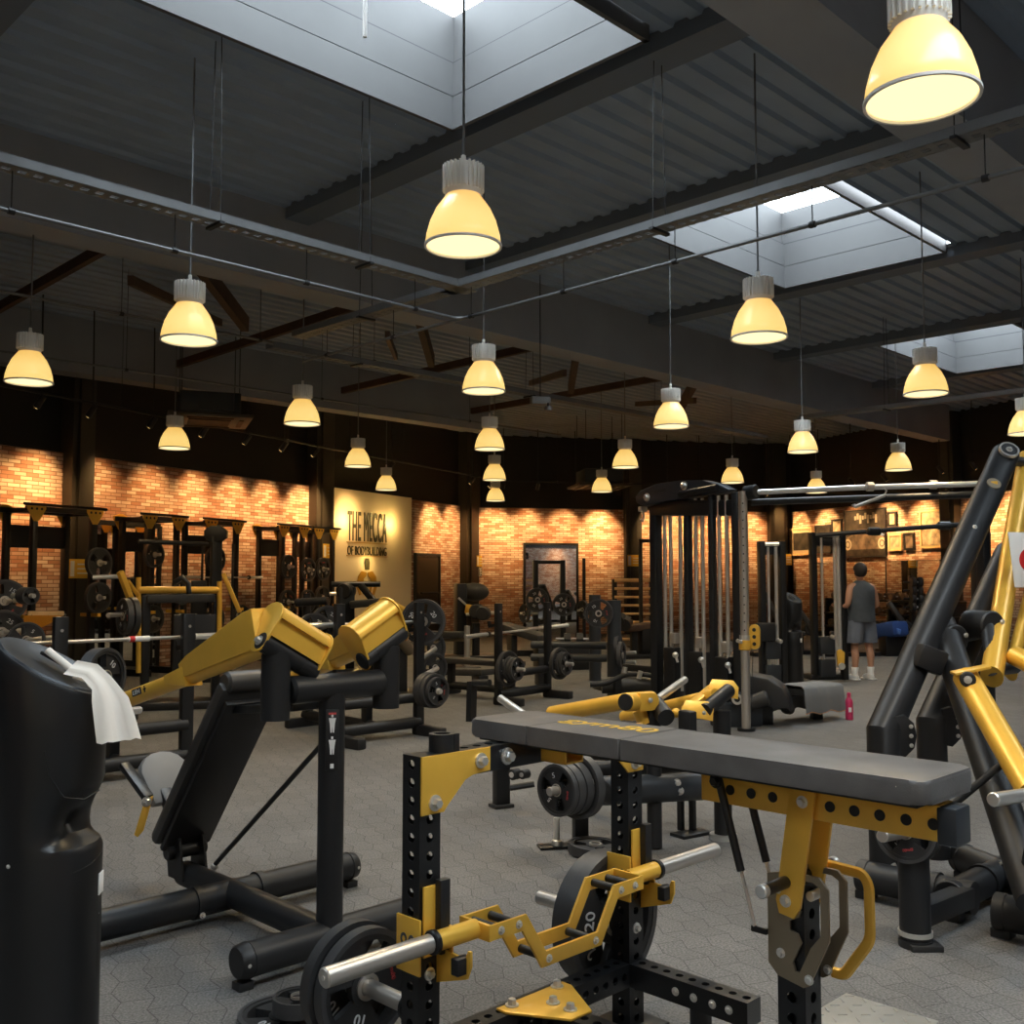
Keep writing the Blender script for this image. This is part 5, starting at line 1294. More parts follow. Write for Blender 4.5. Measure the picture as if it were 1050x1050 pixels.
# ------------------------------------------------------------------ twin cable stations behind
def cable_station(x0, x1, Y, ytop, ybot, label, stackpx, rods, wd=.09):
    zt = at(x0, ytop, Y).z; r = thing('cable_station', label, 'cable machine', V((at((x0 + x1) / 2, 600, Y).x, Y, 0)))
    for px in (x0, x1):
        q = at(px, 600, Y); x = M(); x.box((q.x, q.y, zt / 2), (wd, .10, zt), .3, .012); x.build('upright', BLK, r)
    x = M(); p, q = at(x0, ytop + 3, Y), at(x1, ytop + 3, Y); x.cyl(p, q, .03, n=14); x.build('top_bar', CHR, r)
    x = M(); x.beam(at(x0, ytop + 9, Y + .05), at(x1, ytop + 9, Y + .05), .08, .14, .02); x.build('top_housing', MATB, r)
    for px, rr_ in rods:
        q = at(px, 600, Y - .02); x = M(); x.cyl((q.x, q.y, .2), (q.x, q.y, zt - .08), rr_, n=12); x.build('guide_rod', CHR, r)
    q = at(stackpx, 600, Y)
    for k in range(2):
        x = M(); x.box((q.x, q.y + .02, .18 + k * .34), (.26, .18, .26), .3, .01); st_ = x.build('weight_stack', GREYC, r)
    x = M(); x.cyl((q.x + .06, q.y - .10, .66), (q.x + .10, q.y - .16, .64), .03, n=14); x.build('stack_pin', CHR, r)
    x = M(); x.box((q.x, q.y + .18, .04), (abs(at(x1, 600, Y).x - at(x0, 600, Y).x) + .1, .42, .08), .1, .02); x.build('base', BLK, r)
    return r
cs1 = cable_station(781, 802, 14.6, 555, 695, 'slim black cable station with a short chrome top bar left of the far dispenser', 790, [(788, .02), (796, .025)])
x = M(); q = at(777, 648, 14.5); x.box(at(785, 648, 14.5), (.28, .1, .26), .3, .02); x.build('dark_panel', MATB, cs1)
cs2 = cable_station(834, 864, 15.6, 546, 697, 'black cable station the man stands at, with three chrome rods', 845, [(843, .02), (856, .022), (860, .035)])
x = M(); q = at(862, 676, 15.3); x.prism([(-.06, .12), (.0, .15), (.06, .10), (.05, -.08), (0, -.16), (-.05, -.10)], q, V((1, 0, 0)), ZZ, .05, .01); gp_ = x.build('gold_pulley', GOLD, cs2)
x = M(); x.cyl(q + V((0, -.03, -.10)), q + V((0, -.06, -.10)), .05, n=16); x.build('pulley_wheel', CHR, gp_)
pb2 = thing('pull_up_bar', 'dark pull-up bar reaching from the man\'s cable station to the right', 'pull-up bar', at(930, 542, 15.0))
x = M(); x.tube([at(836, 549, 15.5), at(900, 544, 15.2), at(1000, 537, 14.6)], .035, 14); x.build('bar', SAT, pb2)
for px, py in ((968, 539), (896, 545)):
    q = at(px, py, 14.9); x = M(); x.cyl(q - V((.10, 0, 0)), q + V((.10, 0, 0)), .06, n=16, rim=.02); x.build('joint_collar', BLK, pb2)
x = M(); x.tube([at(894, 543, 15.1), at(906, 549, 15.0)], .02, 10); x.build('hanging_handle', CHR, pb2)
q = at(1000, 537, 14.6); x = M(); x.box((q.x, q.y, q.z / 2), (.12, .12, q.z), .3, .01); x.build('far_post', BLK, pb2)

# far wipe dispenser: the same model as the near one
dup(wd, atz(813, 701, 0), 'far black wipe dispenser with slanted top standing between two cable stations', None, -.95)
# pink bottle
b0 = atz(871, 738, 0)
bo = thing('drinking_bottle', 'pink drinking bottle standing alone on the floor', 'bottle', b0)
x = M(); x.lathe(b0, [(0, .036), (.005, .04), (.19, .04), (.215, .034), (.235, .02), (.25, .018)], 24); x.build('body', PINK, bo)
x = M(); x.lathe(b0 + ZZ * .25, [(0, .021), (.035, .021), (.042, .016)], 20); x.build('cap', PINK, bo)
x = M(); x.frame(b0 + V((-.004, -.0405, .11)), V((1, 0, 0)), V((0, 1, 0)), ZZ, .034, .003, .05, .001); x.build('pale_label', WHITE, bo)
# bench with towel
tb = thing('padded_bench_machine', 'black bench with a curved side shell, its pad covered by a grey towel', 'gym bench', V((2.9, 11.0, 0)))
q0, q1 = at(770, 705, 10.9), at(812, 712, 10.75); dxx = (q1 - q0); dxx.z = 0; dxx.normalize()
o = at(790, 707, 10.8)
x = M(); x.prism([(-.25, .17), (.0, .13), (.14, .04), (.20, -.08), (.22, -.20), (.10, -.17), (-.08, -.15), (-.25, -.14)][::-1], o, dxx, ZZ, .40, .03); sh = x.build('side_shell', MATB, tb)
x = M(); x.cyl(at(768, 722, 10.6), at(788, 715, 10.55), .08, n=22, rim=.02); x.build('roller_pad', VIN, tb)
pad0, pad1 = at(812, 706, 10.95), at(846, 703, 11.3)
x = M(); x.beam(pad0 - ZZ * .03, pad1 - ZZ * .03, .34, .08, .02); x.build('bench_pad', VIN, tb)
x = M(); x.cyl(at(806, 726, 10.75), at(812, 728, 10.75) + V((0, .1, 0)), .06, n=18); x.cyl(at(853, 716, 11.25), at(853, 716, 11.5), .07, n=18); x.build('end_roller', VIN, tb)
q = atz(837, 737, 0); x = M(); x.box((q.x, q.y, .16), (.11, .10, .32), .2, .01); x.build('leg', BLK, tb)
q = atz(785, 748, 0); x = M(); x.box((q.x, q.y + .35, .18), (.3, .14, .36), .2, .01); x.build('leg', BLK, tb)
x = M(); x.beam((at(785, 748, 10.9).x, 11.1, .28), (at(837, 735, 11.3).x, 11.35, .28), .10, .08, .01); x.build('frame', BLK, tb)
tl = thing('towel', 'grey towel spread over the pad of the black bench behind the pink bottle', 'towel', at(830, 705, 11.1))
dd = (pad1 - pad0); dd.z = 0; L = dd.length; dd.normalize(); nn = V((dd.y, -dd.x, 0))
x = M(); g = []
for i in range(15):
    t = -.04 + (L + .09) * i / 14; row = []
    for (s, z) in ((-.24, -.26), (-.23, -.12), (-.20, 0), (-.17, .03), (0, .035), (.17, .03), (.20, .0), (.215, -.10), (.225, -.19), (.23, -.24)):
        wv = .012 * math.sin(i * 1.9) * (1 if abs(s) > .18 else .2)
        row.append(x.bm.verts.new(pad0 + dd * t + nn * (s * .9 + wv) + ZZ * (z + (pad1.z - pad0.z) * i / 14 + (.015 * math.sin(i * .9) if z < -.2 else 0))))
    g.append(row)
for a, b in zip(g, g[1:]):
    for k in range(len(a) - 1): x.bm.faces.new([a[k], a[k + 1], b[k + 1], b[k]])
ob = x.build('cloth', TOWEL, tl, sharp=80); md = ob.modifiers.new('thick', 'SOLIDIFY'); md.thickness = .008; md.offset = 1
x = M(); x.tube([r_ + V((0, 0, -.004)) for r_ in [pad0 + dd * (-.04 + (L + .09) * i / 14) + nn * (.23 * .9 + .012 * math.sin(i * 1.9)) + ZZ * (-.24 + (pad1.z - pad0.z) * i / 14 + .015 * math.sin(i * .9)) for i in range(15)]], .007, 6); x.build('hem', mat('orange_hem', (.55, .25, .12), .9), tl)
# ------------------------------------------------------------------ racks along the left wall
def power_rack(c, d, label, w_=1.0, dp=.55, h=2.50, plates=(), grp='', bar=None):
    c = V(c); d = V(d).normalized(); n = V((d.y, -d.x, 0)); r = thing('power_rack', label, 'power rack', c, 'power racks on the left wall')
    for i in (-1, 1):
        for j in (-1, 1):
            p = c + d * (i * w_ / 2) + n * (j * dp / 2)
            x = M(); x.frame(p + ZZ * h / 2, d, n, ZZ, .08, .08, h, .004); u_ = x.build('upright', BLK, r)
            x = M(); x.prism([(-.04, .06), (.04, .06), (.15, .02), (.15, -.02), (.04, -.19), (-.04, -.19), (-.15, -.02), (-.15, .02)], p + n * (j * .045) + ZZ * h, d, ZZ, .012); g = x.build('gold_gusset', GOLD, r)
            for q in (-.08, 0, .08):
                x = M(); x.lathe(p + n * (j * .052) + d * q + ZZ * (h - .02), [(0, .018), (.003, .018)], 10, n * j); x.build('gusset_hole', MATB, g)
    for j in (-1, 1):
        x = M(); x.frame(c + n * (j * dp / 2) + ZZ * (h - .02), d, n, ZZ, w_ + .25, .07, .07); x.build('top_beam', BLK, r)
    for i in (-1, 1):
        x = M(); x.frame(c + d * (i * w_ / 2) + ZZ * (h - .03), n, d, ZZ, dp, .06, .06); x.build('side_beam', BLK, r)
        x = M(); x.frame(c + d * (i * w_ / 2) + ZZ * .05, n, d, ZZ, dp + .2, .09, .10); x.build('base_beam', BLK, r)
        x = M(); x.frame(c + d * (i * w_ / 2) + n * dp * .5 + ZZ * 1.0, n, d, ZZ, .35, .06, .05); x.build('safety_arm', GOLD, r)
    x = M(); x.cyl(c - d * (w_ / 2 + .2) + n * (dp / 2 + .05) + ZZ * (h + .04), c + d * (w_ / 2 + .2) + n * (dp / 2 + .05) + ZZ * (h + .04), .02, n=12); x.build('pull_up_bar', BLK, r)
    x = M(); x.frame(c - n * (dp / 2) + ZZ * (h - .38), d, n, ZZ, w_, .02, .32); x.build('sign_board', MATB, r)
    for (i, z, rr_, num, lab) in plates:
        p = c + d * (i * (w_ / 2)) + n * (dp / 2 + .04) + ZZ * z
        x = M(); x.cyl(p, p + n * .24, .024, n=12); x.build('plate_peg', CHR, r)
        plate(p + n * .10, n, rr_, num, lab, grp, .3 + z, .06)
    if bar:
        z = bar[0]; q = c + n * (dp / 2 + .08) + ZZ * z; barbell(q - d * .95, q + d * .95, bar[1], .34)
def Lw(px, off, z=0.0):
    return C0 + dL * sL(px) + nL * off + ZZ * z
power_rack(Lw(-2, 1.1), dL, 'leftmost black power rack with gold gussets, cut by the left edge', plates=[(1, 1.75, .225, None, 'upper black plate on the leftmost power rack'), (1, 1.25, .225, None, 'lower black plate on the leftmost power rack')], grp='plates on the left racks')
power_rack(Lw(176, .9), dL, 'black power rack with gold gussets right of the first brick wall mirror', w_=.66, plates=[(-1, 1.85, .225, None, 'upper black plate on the rack behind the gold-framed machine'), (-1, .85, .225, '15', 'lower black plate on the rack behind the gold-framed machine'), (1, .85, .22, '20', 'black plate at the right foot of the rack behind the gold-framed machine')], grp='plates on the left racks', bar=(1.55, 'barbell racked on the power rack behind the gold-framed machine'))
power_rack(Lw(112, .9), dL, 'black power rack with gold gussets in front of the first brick wall mirror', w_=.62, plates=[(-1, 1.9, .2, None, 'upper black plate on the rack before the wall mirror'), (-1, .9, .22, None, 'lower black plate on the rack before the wall mirror'), (1, 1.3, .2, None, 'black plate on the right post of the rack before the wall mirror')], grp='plates on the left racks')
power_rack(Lw(250, .9), dL, 'black power rack with gold gussets left of the second column', w_=.6, plates=[(-1, 1.75, .225, None, 'upper left black plate on the rack left of the second column'), (-1, 1.1, .225, '10', 'middle left black plate on the rack left of the second column'), (1, 1.7, .225, '20', 'upper right black plate on the rack left of the second column'), (1, 1.1, .225, None, 'lower right black plate on the rack left of the second column')], grp='plates on the left racks')
power_rack(Lw(289, .8), dL, 'black power rack with gold gussets standing against the second column', w_=.5, plates=[(-1, 1.72, .225, '20', 'upper black plate on the rack against the second column'), (-1, 1.15, .24, None, 'lower black plate on the rack against the second column')], grp='plates on the left racks')

# tower with an octagonal head between the racks
q = at(221, 600, 15.5); lt = thing('pulldown_tower', 'slim black pulldown tower with an octagonal head between the left racks', 'cable machine', V((q.x, q.y, 0)))
x = M(); x.box((q.x, q.y, 1.08), (.15, .15, 2.16), .5, .01); x.build('post', BLK, lt)
x = M(); x.prism([(.18 * math.cos(k * math.pi / 4 + .39), .13 * math.sin(k * math.pi / 4 + .39)) for k in range(8)], V((q.x, q.y - .02, 2.2)), V((1, 0, 0)), ZZ, .14, .01); x.build('pulley_head', MATB, lt)
for dx_ in (-.22, .24):
    x = M(); x.cyl((q.x + dx_, q.y + .05, .1), (q.x + dx_, q.y + .05, 2.05), .018, n=10); x.build('guide_rod', SAT, lt)
x = M(); x.box((q.x - .25, q.y, 1.25), (.22, .12, .5), .4, .02); x.build('pad', MATB, lt)
x = M(); x.box((q.x, q.y, .04), (.8, .6, .08), .5, .02); x.build('base', BLK, lt)
x = M(); x.cyl(at(142, 555, 14.6), at(213, 558, 15.3), .035, n=14); x.build('long_bar', SAT, lt)

# gold-framed machine in front of the racks
gm = thing('gold_frame_machine', 'machine with yellow-gold tube frame and dark pad before the left racks', 'gym machine', V((at(182, 605, 12).x, 12.0, 0)))
def gmt(pts, r, m=GOLD, nm='frame_tube', n=14): x = M(); x.tube(pts, r, n); return x.build(nm, m, gm)
gmt([at(143, 605, 11.9), at(224, 605, 12.3)], .042, nm='top_tube')
gmt([at(142, 592, 11.9), at(142, 690, 11.9)], .03, nm='upright_tube'); gmt([at(225, 596, 12.3), at(225, 690, 12.3)], .03, nm='upright_tube')
x = M(); x.beam(at(123, 586, 11.6), at(137, 622, 11.8), .06, .07, .01); x.build('inclined_strut', GOLD, gm)
x = M(); x.beam(at(229, 588, 12.1), at(246, 628, 12.1), .04, .05, .01); x.build('inclined_strut', GOLD, gm)
gmt([at(131, 596, 11.7), at(142, 611, 11.9)], .025, nm='short_brace')
x = M(); x.beam(at(150, 614, 12.0), at(219, 613, 12.3), .30, .10, .02); x.build('pad', VIN, gm)
x = M(); x.tube([at(179, 597, 12), at(187, 592, 12), at(193, 599, 12), at(194, 609, 12)], .03, 10); x.build('handle', BLK, gm)
x = M(); x.cyl(at(95, 592, 11.6), at(122, 591, 11.7), .025, n=12); x.build('chrome_peg', CHR, gm)
hh = at(111, 631, 11.0); x = M(); x.cyl(hh, at(140, 629, 11.8), .026, n=14); x.build('plate_horn', CHR, gm)
plate(at(128, 632, 11.35), V((-.75, -.66, 0)), .20, '15', 'outer black plate on the chrome horn of the gold-framed machine', 'plates on the gold-framed machine', .4, .06)
plate(at(135, 632, 11.6), V((-.75, -.66, 0)), .215, '20', 'inner black plate on the chrome horn of the gold-framed machine', 'plates on the gold-framed machine', .9, .06)
for px, yy in ((150, 12), (222, 12.4)):
    q = at(px, 620, yy); x = M(); x.box((q.x, q.y, .66), (.09, .09, 1.32), .5, .01); x.build('dark_leg', BLK, gm)
x = M(); q = at(200, 645, 12.3); x.box((q.x, q.y, .75), (.5, .2, .7), .3, .03); x.build('stack_cover', MATB, gm)
x = M(); q = at(185, 690, 12.2); x.box((q.x, q.y, .05), (1.3, .5, .10), .3, .02); x.build('base', BLK, gm)
# bench station zero, far left
b0_, d0, n0 = bench_station(V((-3.29, 7.5, 0)), 'bench press station just behind the near wipe dispenser, chrome barbell racked', U, 1.0, 1.235)
bq = V((-3.29, 7.5, 0)) + n0 * .09 + ZZ * 1.045
bb0 = barbell(bq - d0 * .72, bq + d0 * 1.55, 'chrome barbell with a red and white band on the leftmost bench station', .45)
x = M(); x.cyl(bq + d0 * .55, bq + d0 * .72, .022, n=14); x.build('white_band', WHITE, bb0)
x = M(); x.cyl(bq + d0 * .56, bq + d0 * .60, .024, n=14); x.build('red_band', RED, bb0)
# plate tree at the left edge
q = V((at(14, 620, 10.4).x, 10.4, 0)); pt_ = thing('plate_tree', 'black plate tree loaded with plates at the left edge', 'plate rack', q)
x = M(); x.tube([q + ZZ * .05, q + ZZ * .9, q + V((-.12, .1, 1.35))], .07, 16); x.build('stem', BLK, pt_)
x = M(); x.box(q + ZZ * .04, (.8, .7, .08), .4, .02); x.build('base', BLK, pt_)
n9 = V((.45, -.9, 0)).normalized()
for (px, py, rr_, num, yy, nm) in ((5, 616, .215, '15', 10.35, 'large black plate numbered 15 on the plate tree at the left edge'), (2, 648, .215, '25', 10.1, 'large black plate numbered 25 low on the plate tree at the left edge'), (27, 656, .17, '5', 9.9, 'smaller black plate lowest and rightmost on the plate tree')):
    c = at(px, py, yy); x = M(); x.cyl(c + V((.06, .42, 0)), c + n9 * .1, .024, n=12); x.build('plate_horn', CHR, pt_)
    plate(c, n9, rr_, num, nm, 'plates on the plate tree', -.6, .06)
c = at(32, 611, 9.95)
stack(c, V((.75, -.66, 0)), [(.085, None, .03)] * 5, 'of the small stack pointing right on the plate tree', 'small plates on the plate tree')
x = M(); x.cyl(c + V((.045, -.04, 0)), c - V((.75, -.66, 0)) * .42, .022, n=12); x.build('plate_horn', CHR, pt_)
# wooden-topped plyo shape near the first column
q = at(48, 640, 11.5); wb = thing('timber_topped_stand', 'amber wooden-topped stand before the first column', 'stand', V((q.x, q.y, 0)))
x = M(); x.beam(at(28, 629, 11.5), at(65, 629, 11.7), .12, .05, .004); x.build('top_rail', WOOD, wb)
x = M(); x.prism([(-.22, .0), (.2, .0), (.05, -.10), (-.02, -.13), (-.22, -.13)], at(46, 631, 11.48), V((1, .05, 0)), ZZ, .04); x.build('side_board', ORNG, wb)
x = M(); x.box((at(30, 640, 11.5).x, 11.5, .56), (.08, .08, 1.12), .2, .01); x.box((at(63, 640, 11.7).x, 11.7, .56), (.08, .08, 1.12), .2, .01); x.build('leg', BLK, wb)

# machines near the cream panel and the door
q = at(366, 640, 16.5); mc = thing('handle_press_machine', 'black machine with wide top handle in front of the cream sign panel', 'gym machine', V((q.x, q.y, 0)))
x = M(); x.cyl(at(340, 599, 16.5), at(390, 599, 16.6), .045, n=14); x.build('top_handle', BLK, mc)
x = M(); x.cyl(at(338, 609, 16.4), at(356, 608, 16.5), .03, n=12); x.build('side_peg', CHR, mc)
x = M(); x.box((at(354, 620, 16.5).x, 16.5, .7), (.26, .26, 1.4), .4, .03); x.build('tower_post', BLK, mc)
x = M(); x.cyl(at(352, 606, 16.35), at(358, 606, 16.6), .13, n=20, rim=.02); x.build('cam_wheel', MATB, mc)
x = M(); x.beam(at(370, 600, 16.5), at(387, 621, 16.4), .10, .09, .01); x.build('inclined_arm', BLK, mc)
x = M(); x.beam(at(360, 620, 16.3), at(392, 617, 16.3), .34, .12, .03); x.build('seat', VIN, mc)
x = M(); q = at(378, 650, 16.3); x.box((q.x, q.y, .45), (.16, .3, .9), .4, .02); x.build('seat_post', BLK, mc)
x = M(); x.box((at(366, 650, 16.4).x, 16.4, .05), (1.2, .8, .10), .4, .02); x.build('base', BLK, mc)
for (px, py, yy, num, nm) in ((336, 640, 12.4, '25', 'large black plate standing behind the right gold roller of the incline press'), (322, 648, 12.2, '20', 'black plate left of the one behind the right gold roller')):
    plate(at(px, py, yy), V((.6, -.8, .1)), .225, num, nm, 'plates behind the incline press', -.5, .06)
q = at(330, 660, 12.5); ph = thing('plate_stand', 'black stand carrying two large plates behind the incline press rollers', 'plate rack', V((q.x, q.y, 0)))
x = M(); x.box((q.x, q.y, .55), (.10, .10, 1.1), .3, .01); x.build('stem', BLK, ph)
x = M(); x.box((q.x, q.y, .03), (.7, .6, .06), .3, .01); x.build('base', BLK, ph)
x = M(); x.cyl(at(318, 648, 12.45), at(352, 637, 12.0), .024, n=12); x.build('horn', CHR, ph)
x = M(); x.cyl((at(313, 618, 12.5).x, 12.6, .1), (at(313, 610, 12.5).x, 12.6, 1.34), .05, n=12); x.cyl(at(304, 618, 12.5), at(336, 616, 12.4), .05, n=12); x.build('cross_head', SAT, ph)
gr = thing('gold_roller_machine', 'small gold roller machine peeking out right of the incline press rollers', 'gym machine', V((at(406, 650, 13).x, 13.0, 0)))
for (p, q, r_, m) in (((397, 626), (410, 634), .07, GOLD), ((402, 621), (415, 628), .065, GOLD), ((404, 634), (417, 646), .07, GOLD), ((408, 652), (421, 668), .075, GOLDD)):
    x = M(); x.cyl(at(*p, 12.9), at(*q, 13.1), r_, n=18, rim=.01); x.build('roller', m, gr)
q = at(412, 660, 13.1); x = M(); x.box((q.x, q.y, .55), (.12, .12, 1.1), .4, .01); x.build('post', BLK, gr)
x = M(); x.box((q.x - .1, q.y, .05), (1.1, .6, .1), .4, .02); x.build('base', BLK, gr)
# far machine before the corner column
q = at(482, 650, 19.5); fm = thing('preacher_curl_machine', 'dark seated machine with amber pads before the back corner column', 'gym machine', V((q.x, q.y, 0)))
x = M(); x.box((at(472, 640, 19.6).x, 19.6, .72), (.20, .3, 1.44), .3, .03); x.build('tower', BLK, fm)
x = M(); x.beam(at(470, 613, 19.4), at(480, 622, 19.4), .05, .04, .01); x.build('chrome_arm', CHR, fm)
x = M(); x.beam(at(477, 624, 19.4), at(489, 626, 19.4), .22, .18, .03); x.build('arm_pad', GOLD, fm)
x = M(); x.cyl(at(488, 627, 19.2), at(491, 627, 19.5), .14, n=20, rim=.02); x.cyl(at(494, 629, 19.0), at(497, 629, 19.2), .13, n=20, rim=.02); x.build('round_weight', RUB, fm)
x = M(); x.cyl(at(478, 630, 19.3), at(512, 628, 19.2), .03, n=12); x.build('side_bar', CHR, fm)
x = M(); x.sph(at(486, 607, 19.9), .30, 1, .6, .6); x.build('head_pad', VIN, fm)
x = M(); x.box((at(488, 650, 19.3).x, 19.3, .35), (.12, .12, .7), .3, .01); x.box((q.x, q.y, .05), (1.4, .8, .1), .3, .02); x.build('stand', BLK, fm)
q = at(455, 690, 14.8); fb = thing('flat_bench', 'long low dark bench left of the two tall bar posts', 'gym bench', V((q.x, q.y, 0)))
x = M(); x.beam(at(436, 688, 15.2), at(502, 689, 14.4), .36, .09, .02); x.build('bench_pad', VIN, fb)
for px, yy in ((446, 15.0), (492, 14.5)):
    x = M(); q = at(px, 700, yy); x.box((q.x, q.y, .09), (.14, .4, .18), .3, .01); x.build('leg', BLK, fb)
q = at(455, 650, 20); hb_ = thing('hip_thrust_bench', 'far low bench on one chrome leg left of the middle bench station', 'gym bench', V((at(478, 650, 17).x, 17.0, 0)))
x = M(); x.beam(at(438, 650, 17.3), at(476, 651, 17), .3, .10, .02); x.build('pad', VIN, hb_)
x = M(); x.cyl((at(479, 660, 17).x, 17, .08), (at(479, 660, 17).x, 17, .75), .05, n=14); x.build('leg', CHR, hb_)
x = M(); x.box((at(476, 675, 17).x, 17, .05), (.5, .5, .1), .2, .03); x.build('base', BLK, hb_)
x = M(); x.beam(at(440, 656, 17.3), at(479, 656, 17), .06, .05, .01); x.build('rail', GOLDD, hb_)
ib = thing('incline_bench', 'dark tilted bench behind the empty barbell of the middle station', 'gym bench', V((at(540, 655, 17).x, 17.0, 0)))
x = M(); x.beam(at(514, 641, 17.2), at(558, 655, 16.6), .34, .12, .03); x.build('pad', VIN, ib)
x = M(); x.box((at(536, 660, 17).x, 17, .30), (.9, .12, .10), .2, .02); x.box((at(525, 660, 17).x, 17.1, .3), (.1, .4, .6), .2, .01); x.box((at(552, 660, 17).x, 16.8, .2), (.1, .4, .4), .2, .01); x.build('frame', BLK, ib)
# rack with two plates in front of the mirror
q = at(562, 640, 20.5); rk = thing('squat_stand', 'slim black squat stand with plates in front of the back mirror', 'power rack', V((q.x, q.y, 0)))
for px in (549, 577):
    qq = at(px, 640, 20.5); x = M(); x.box((qq.x, qq.y, .95), (.10, .10, 1.9), .2, .01); x.build('upright', BLK, rk)
x = M(); x.box((q.x, q.y, .05), (.9, .9, .10), .2, .02); x.box((q.x, q.y, 1.86), (.6, .07, .07), .0, .01); x.build('cross_beam', BLK, rk)
x = M(); x.cyl(at(532, 646, 20.1), at(560, 643, 20.3), .03, n=12); x.build('plate_peg', CHR, rk)
for (px, py, rr_, nm) in ((551, 615, .235, 'left black plate on the squat stand before the back mirror'), (578, 620, .225, 'right black plate on the squat stand before the back mirror')):
    plate(at(px, py, 20.2), V((.2, -1, 0)), rr_, '20', nm, 'plates on the squat stand', .5, .06)
for i, (px, py) in enumerate(((538, 629), (598, 625))):
    plate(at(px, py, 20.3), V((-.8, -.5, 0)), .18, None, 'small black plate stored %s the squat stand' % ('low at the left of' if i == 0 else 'just right of'), None, .5, .05)
x = M(); x.cyl(at(592, 626, 20.4), at(606, 624, 20.3), .025, n=10); x.cyl(at(533, 629, 20.4), at(552, 629, 20.4), .025, n=10); x.build('side_peg', CHR, rk)
q = at(599, 640, 21); po = thing('storage_pole', 'thin dark upright pole right of the back mirror', 'pole', V((q.x, q.y, 0)))
x = M(); x.cyl((q.x, q.y, .04), (q.x, q.y, 1.95), .035, n=12); x.build('pole', SAT, po)
x = M(); x.cyl((q.x, q.y, 0), (q.x, q.y, .05), .25, n=24); x.build('base', BLK, po)
db = thing('dumbbell', 'black hex dumbbell lying by the rack before the back mirror', 'dumbbell', at(588, 655, 17.5))
c = at(588, 655, 17.5); x = M(); x.cyl(c - V((.16, 0, 0)), c - V((.05, 0, 0)), .11, n=6); x.cyl(c + V((.05, 0, 0)), c + V((.16, 0, 0)), .11, n=6); x.build('head', RUB, db)
x = M(); x.cyl(c - V((.3, 0, 0)), c + V((.3, 0, 0)), .02, n=10); x.build('handle', CHR, db)
x = M(); x.box((c.x, c.y, (c.z - .11) / 2), (.9, .4, c.z - .11), .1, .03); bx_ = thing('low_shelf', 'dark low shelf under the hex dumbbell', 'shelf', V((c.x, c.y, 0))); x.build('shelf_box', BLK, bx_)
# wall-bar ladder
q = at(648, 640, 23.5); ld = thing('wall_bars', 'wooden rung ladder frame left of the cable tower', 'ladder', V((q.x, q.y, 0)))
for px, py in ((630, 594), (668, 594)):
    qq = at(px, py, 23.5); x = M(); x.box((qq.x, qq.y, qq.z / 2), (.10, .10, qq.z), .2, .01); x.build('side_rail', MATB, ld)
for k in range(8):
    py = 595 + k * 8.6; x = M(); x.cyl(at(630, py, 23.45), at(668, py, 23.45), .045 if k == 0 else .032, n=10); x.build('rung', WOOD, ld)
q = at(657, 600, 22.8); x = M(); x.tube([V((q.x, q.y, .05)), V((q.x, q.y, 2.38)), V((q.x + .35, q.y + .02, 2.38)), V((q.x + .35, q.y + .02, 2.2))], .045, 8); pp_ = thing('boxing_bag_post', 'tall dark post with short top arm in front of the rung ladder', 'post', V((q.x, q.y, 0))); x.build('post', MATB, pp_)
x = M(); x.box((q.x, q.y, .03), (.5, .5, .06), .2, .01); x.build('base', BLK, pp_)
q = at(655, 655, 20); sm = thing('seated_machine', 'small dark seated machine at the foot of the rung ladder', 'gym machine', V((q.x, q.y, 0)))
x = M(); x.beam(at(640, 645, 20), at(668, 641, 20.2), .4, .12, .03); x.build('seat', WOODB, sm)
x = M(); x.box((at(650, 660, 20).x, 20, .28), (.12, .12, .56), .3, .01); x.box((at(663, 660, 20).x, 20.1, .33), (.3, .3, .5), .3, .03); x.box((q.x, q.y, .04), (1, .6, .08), .3, .02); x.build('frame', BLK, sm)
x = M(); x.cyl(at(634, 638, 19.6), at(637, 634, 19.8), .12, n=14); x.cyl(at(640, 641, 19.6), at(643, 637, 19.8), .12, n=14); x.cyl(at(630, 642, 19.7), at(648, 634, 19.7), .02, n=8); x.build('weight_bar', RUB, sm)

# ------------------------------------------------------------------ right background
q = at(916, 655, 20.5); bl = thing('blue_bench', 'blue padded bench behind the man on the right', 'gym bench', V((q.x, q.y, 0)))
x = M(); x.beam(at(902, 648, 20.8), at(924, 644, 20.2), .4, .30, .06); x.build('pad', BLUE, bl)
x = M(); x.beam(at(910, 644, 20.4), at(923, 648, 20.1), .05, .10, .01); x.build('pale_stripe', mat('light_blue_stripe', (.10, .22, .60), .6), bl)
x = M(); x.box((q.x, q.y, .2), (.5, .3, .4), .2, .03); x.build('base', BLK, bl)
q = at(921, 640, 21); dr_ = thing('dumbbell_rack', 'dark dumbbell rack in front of the right wall mirror', 'dumbbell rack', V((q.x, q.y, 0)))
RD = V((.36, -.93, 0))
q = C2 + dR * 5.3 + nR * 1.1
for k, z in enumerate((.32, .66, 1.0)):
    x = M(); x.frame(q + ZZ * z + nR * (.12 - .06 * k), dR, nR, ZZ, 4.4, .42, .05, .01); x.build('shelf', BLK, dr_)
for ss in (-2.1, 2.1):
    x = M(); x.frame(q + dR * ss + ZZ * .52, dR, nR, ZZ, .08, .5, 1.04, .01); x.build('end_frame', BLK, dr_)
d0_ = None
CHD = mat('bronze_dumbbell_head', (.20, .13, .08), .4, .4)
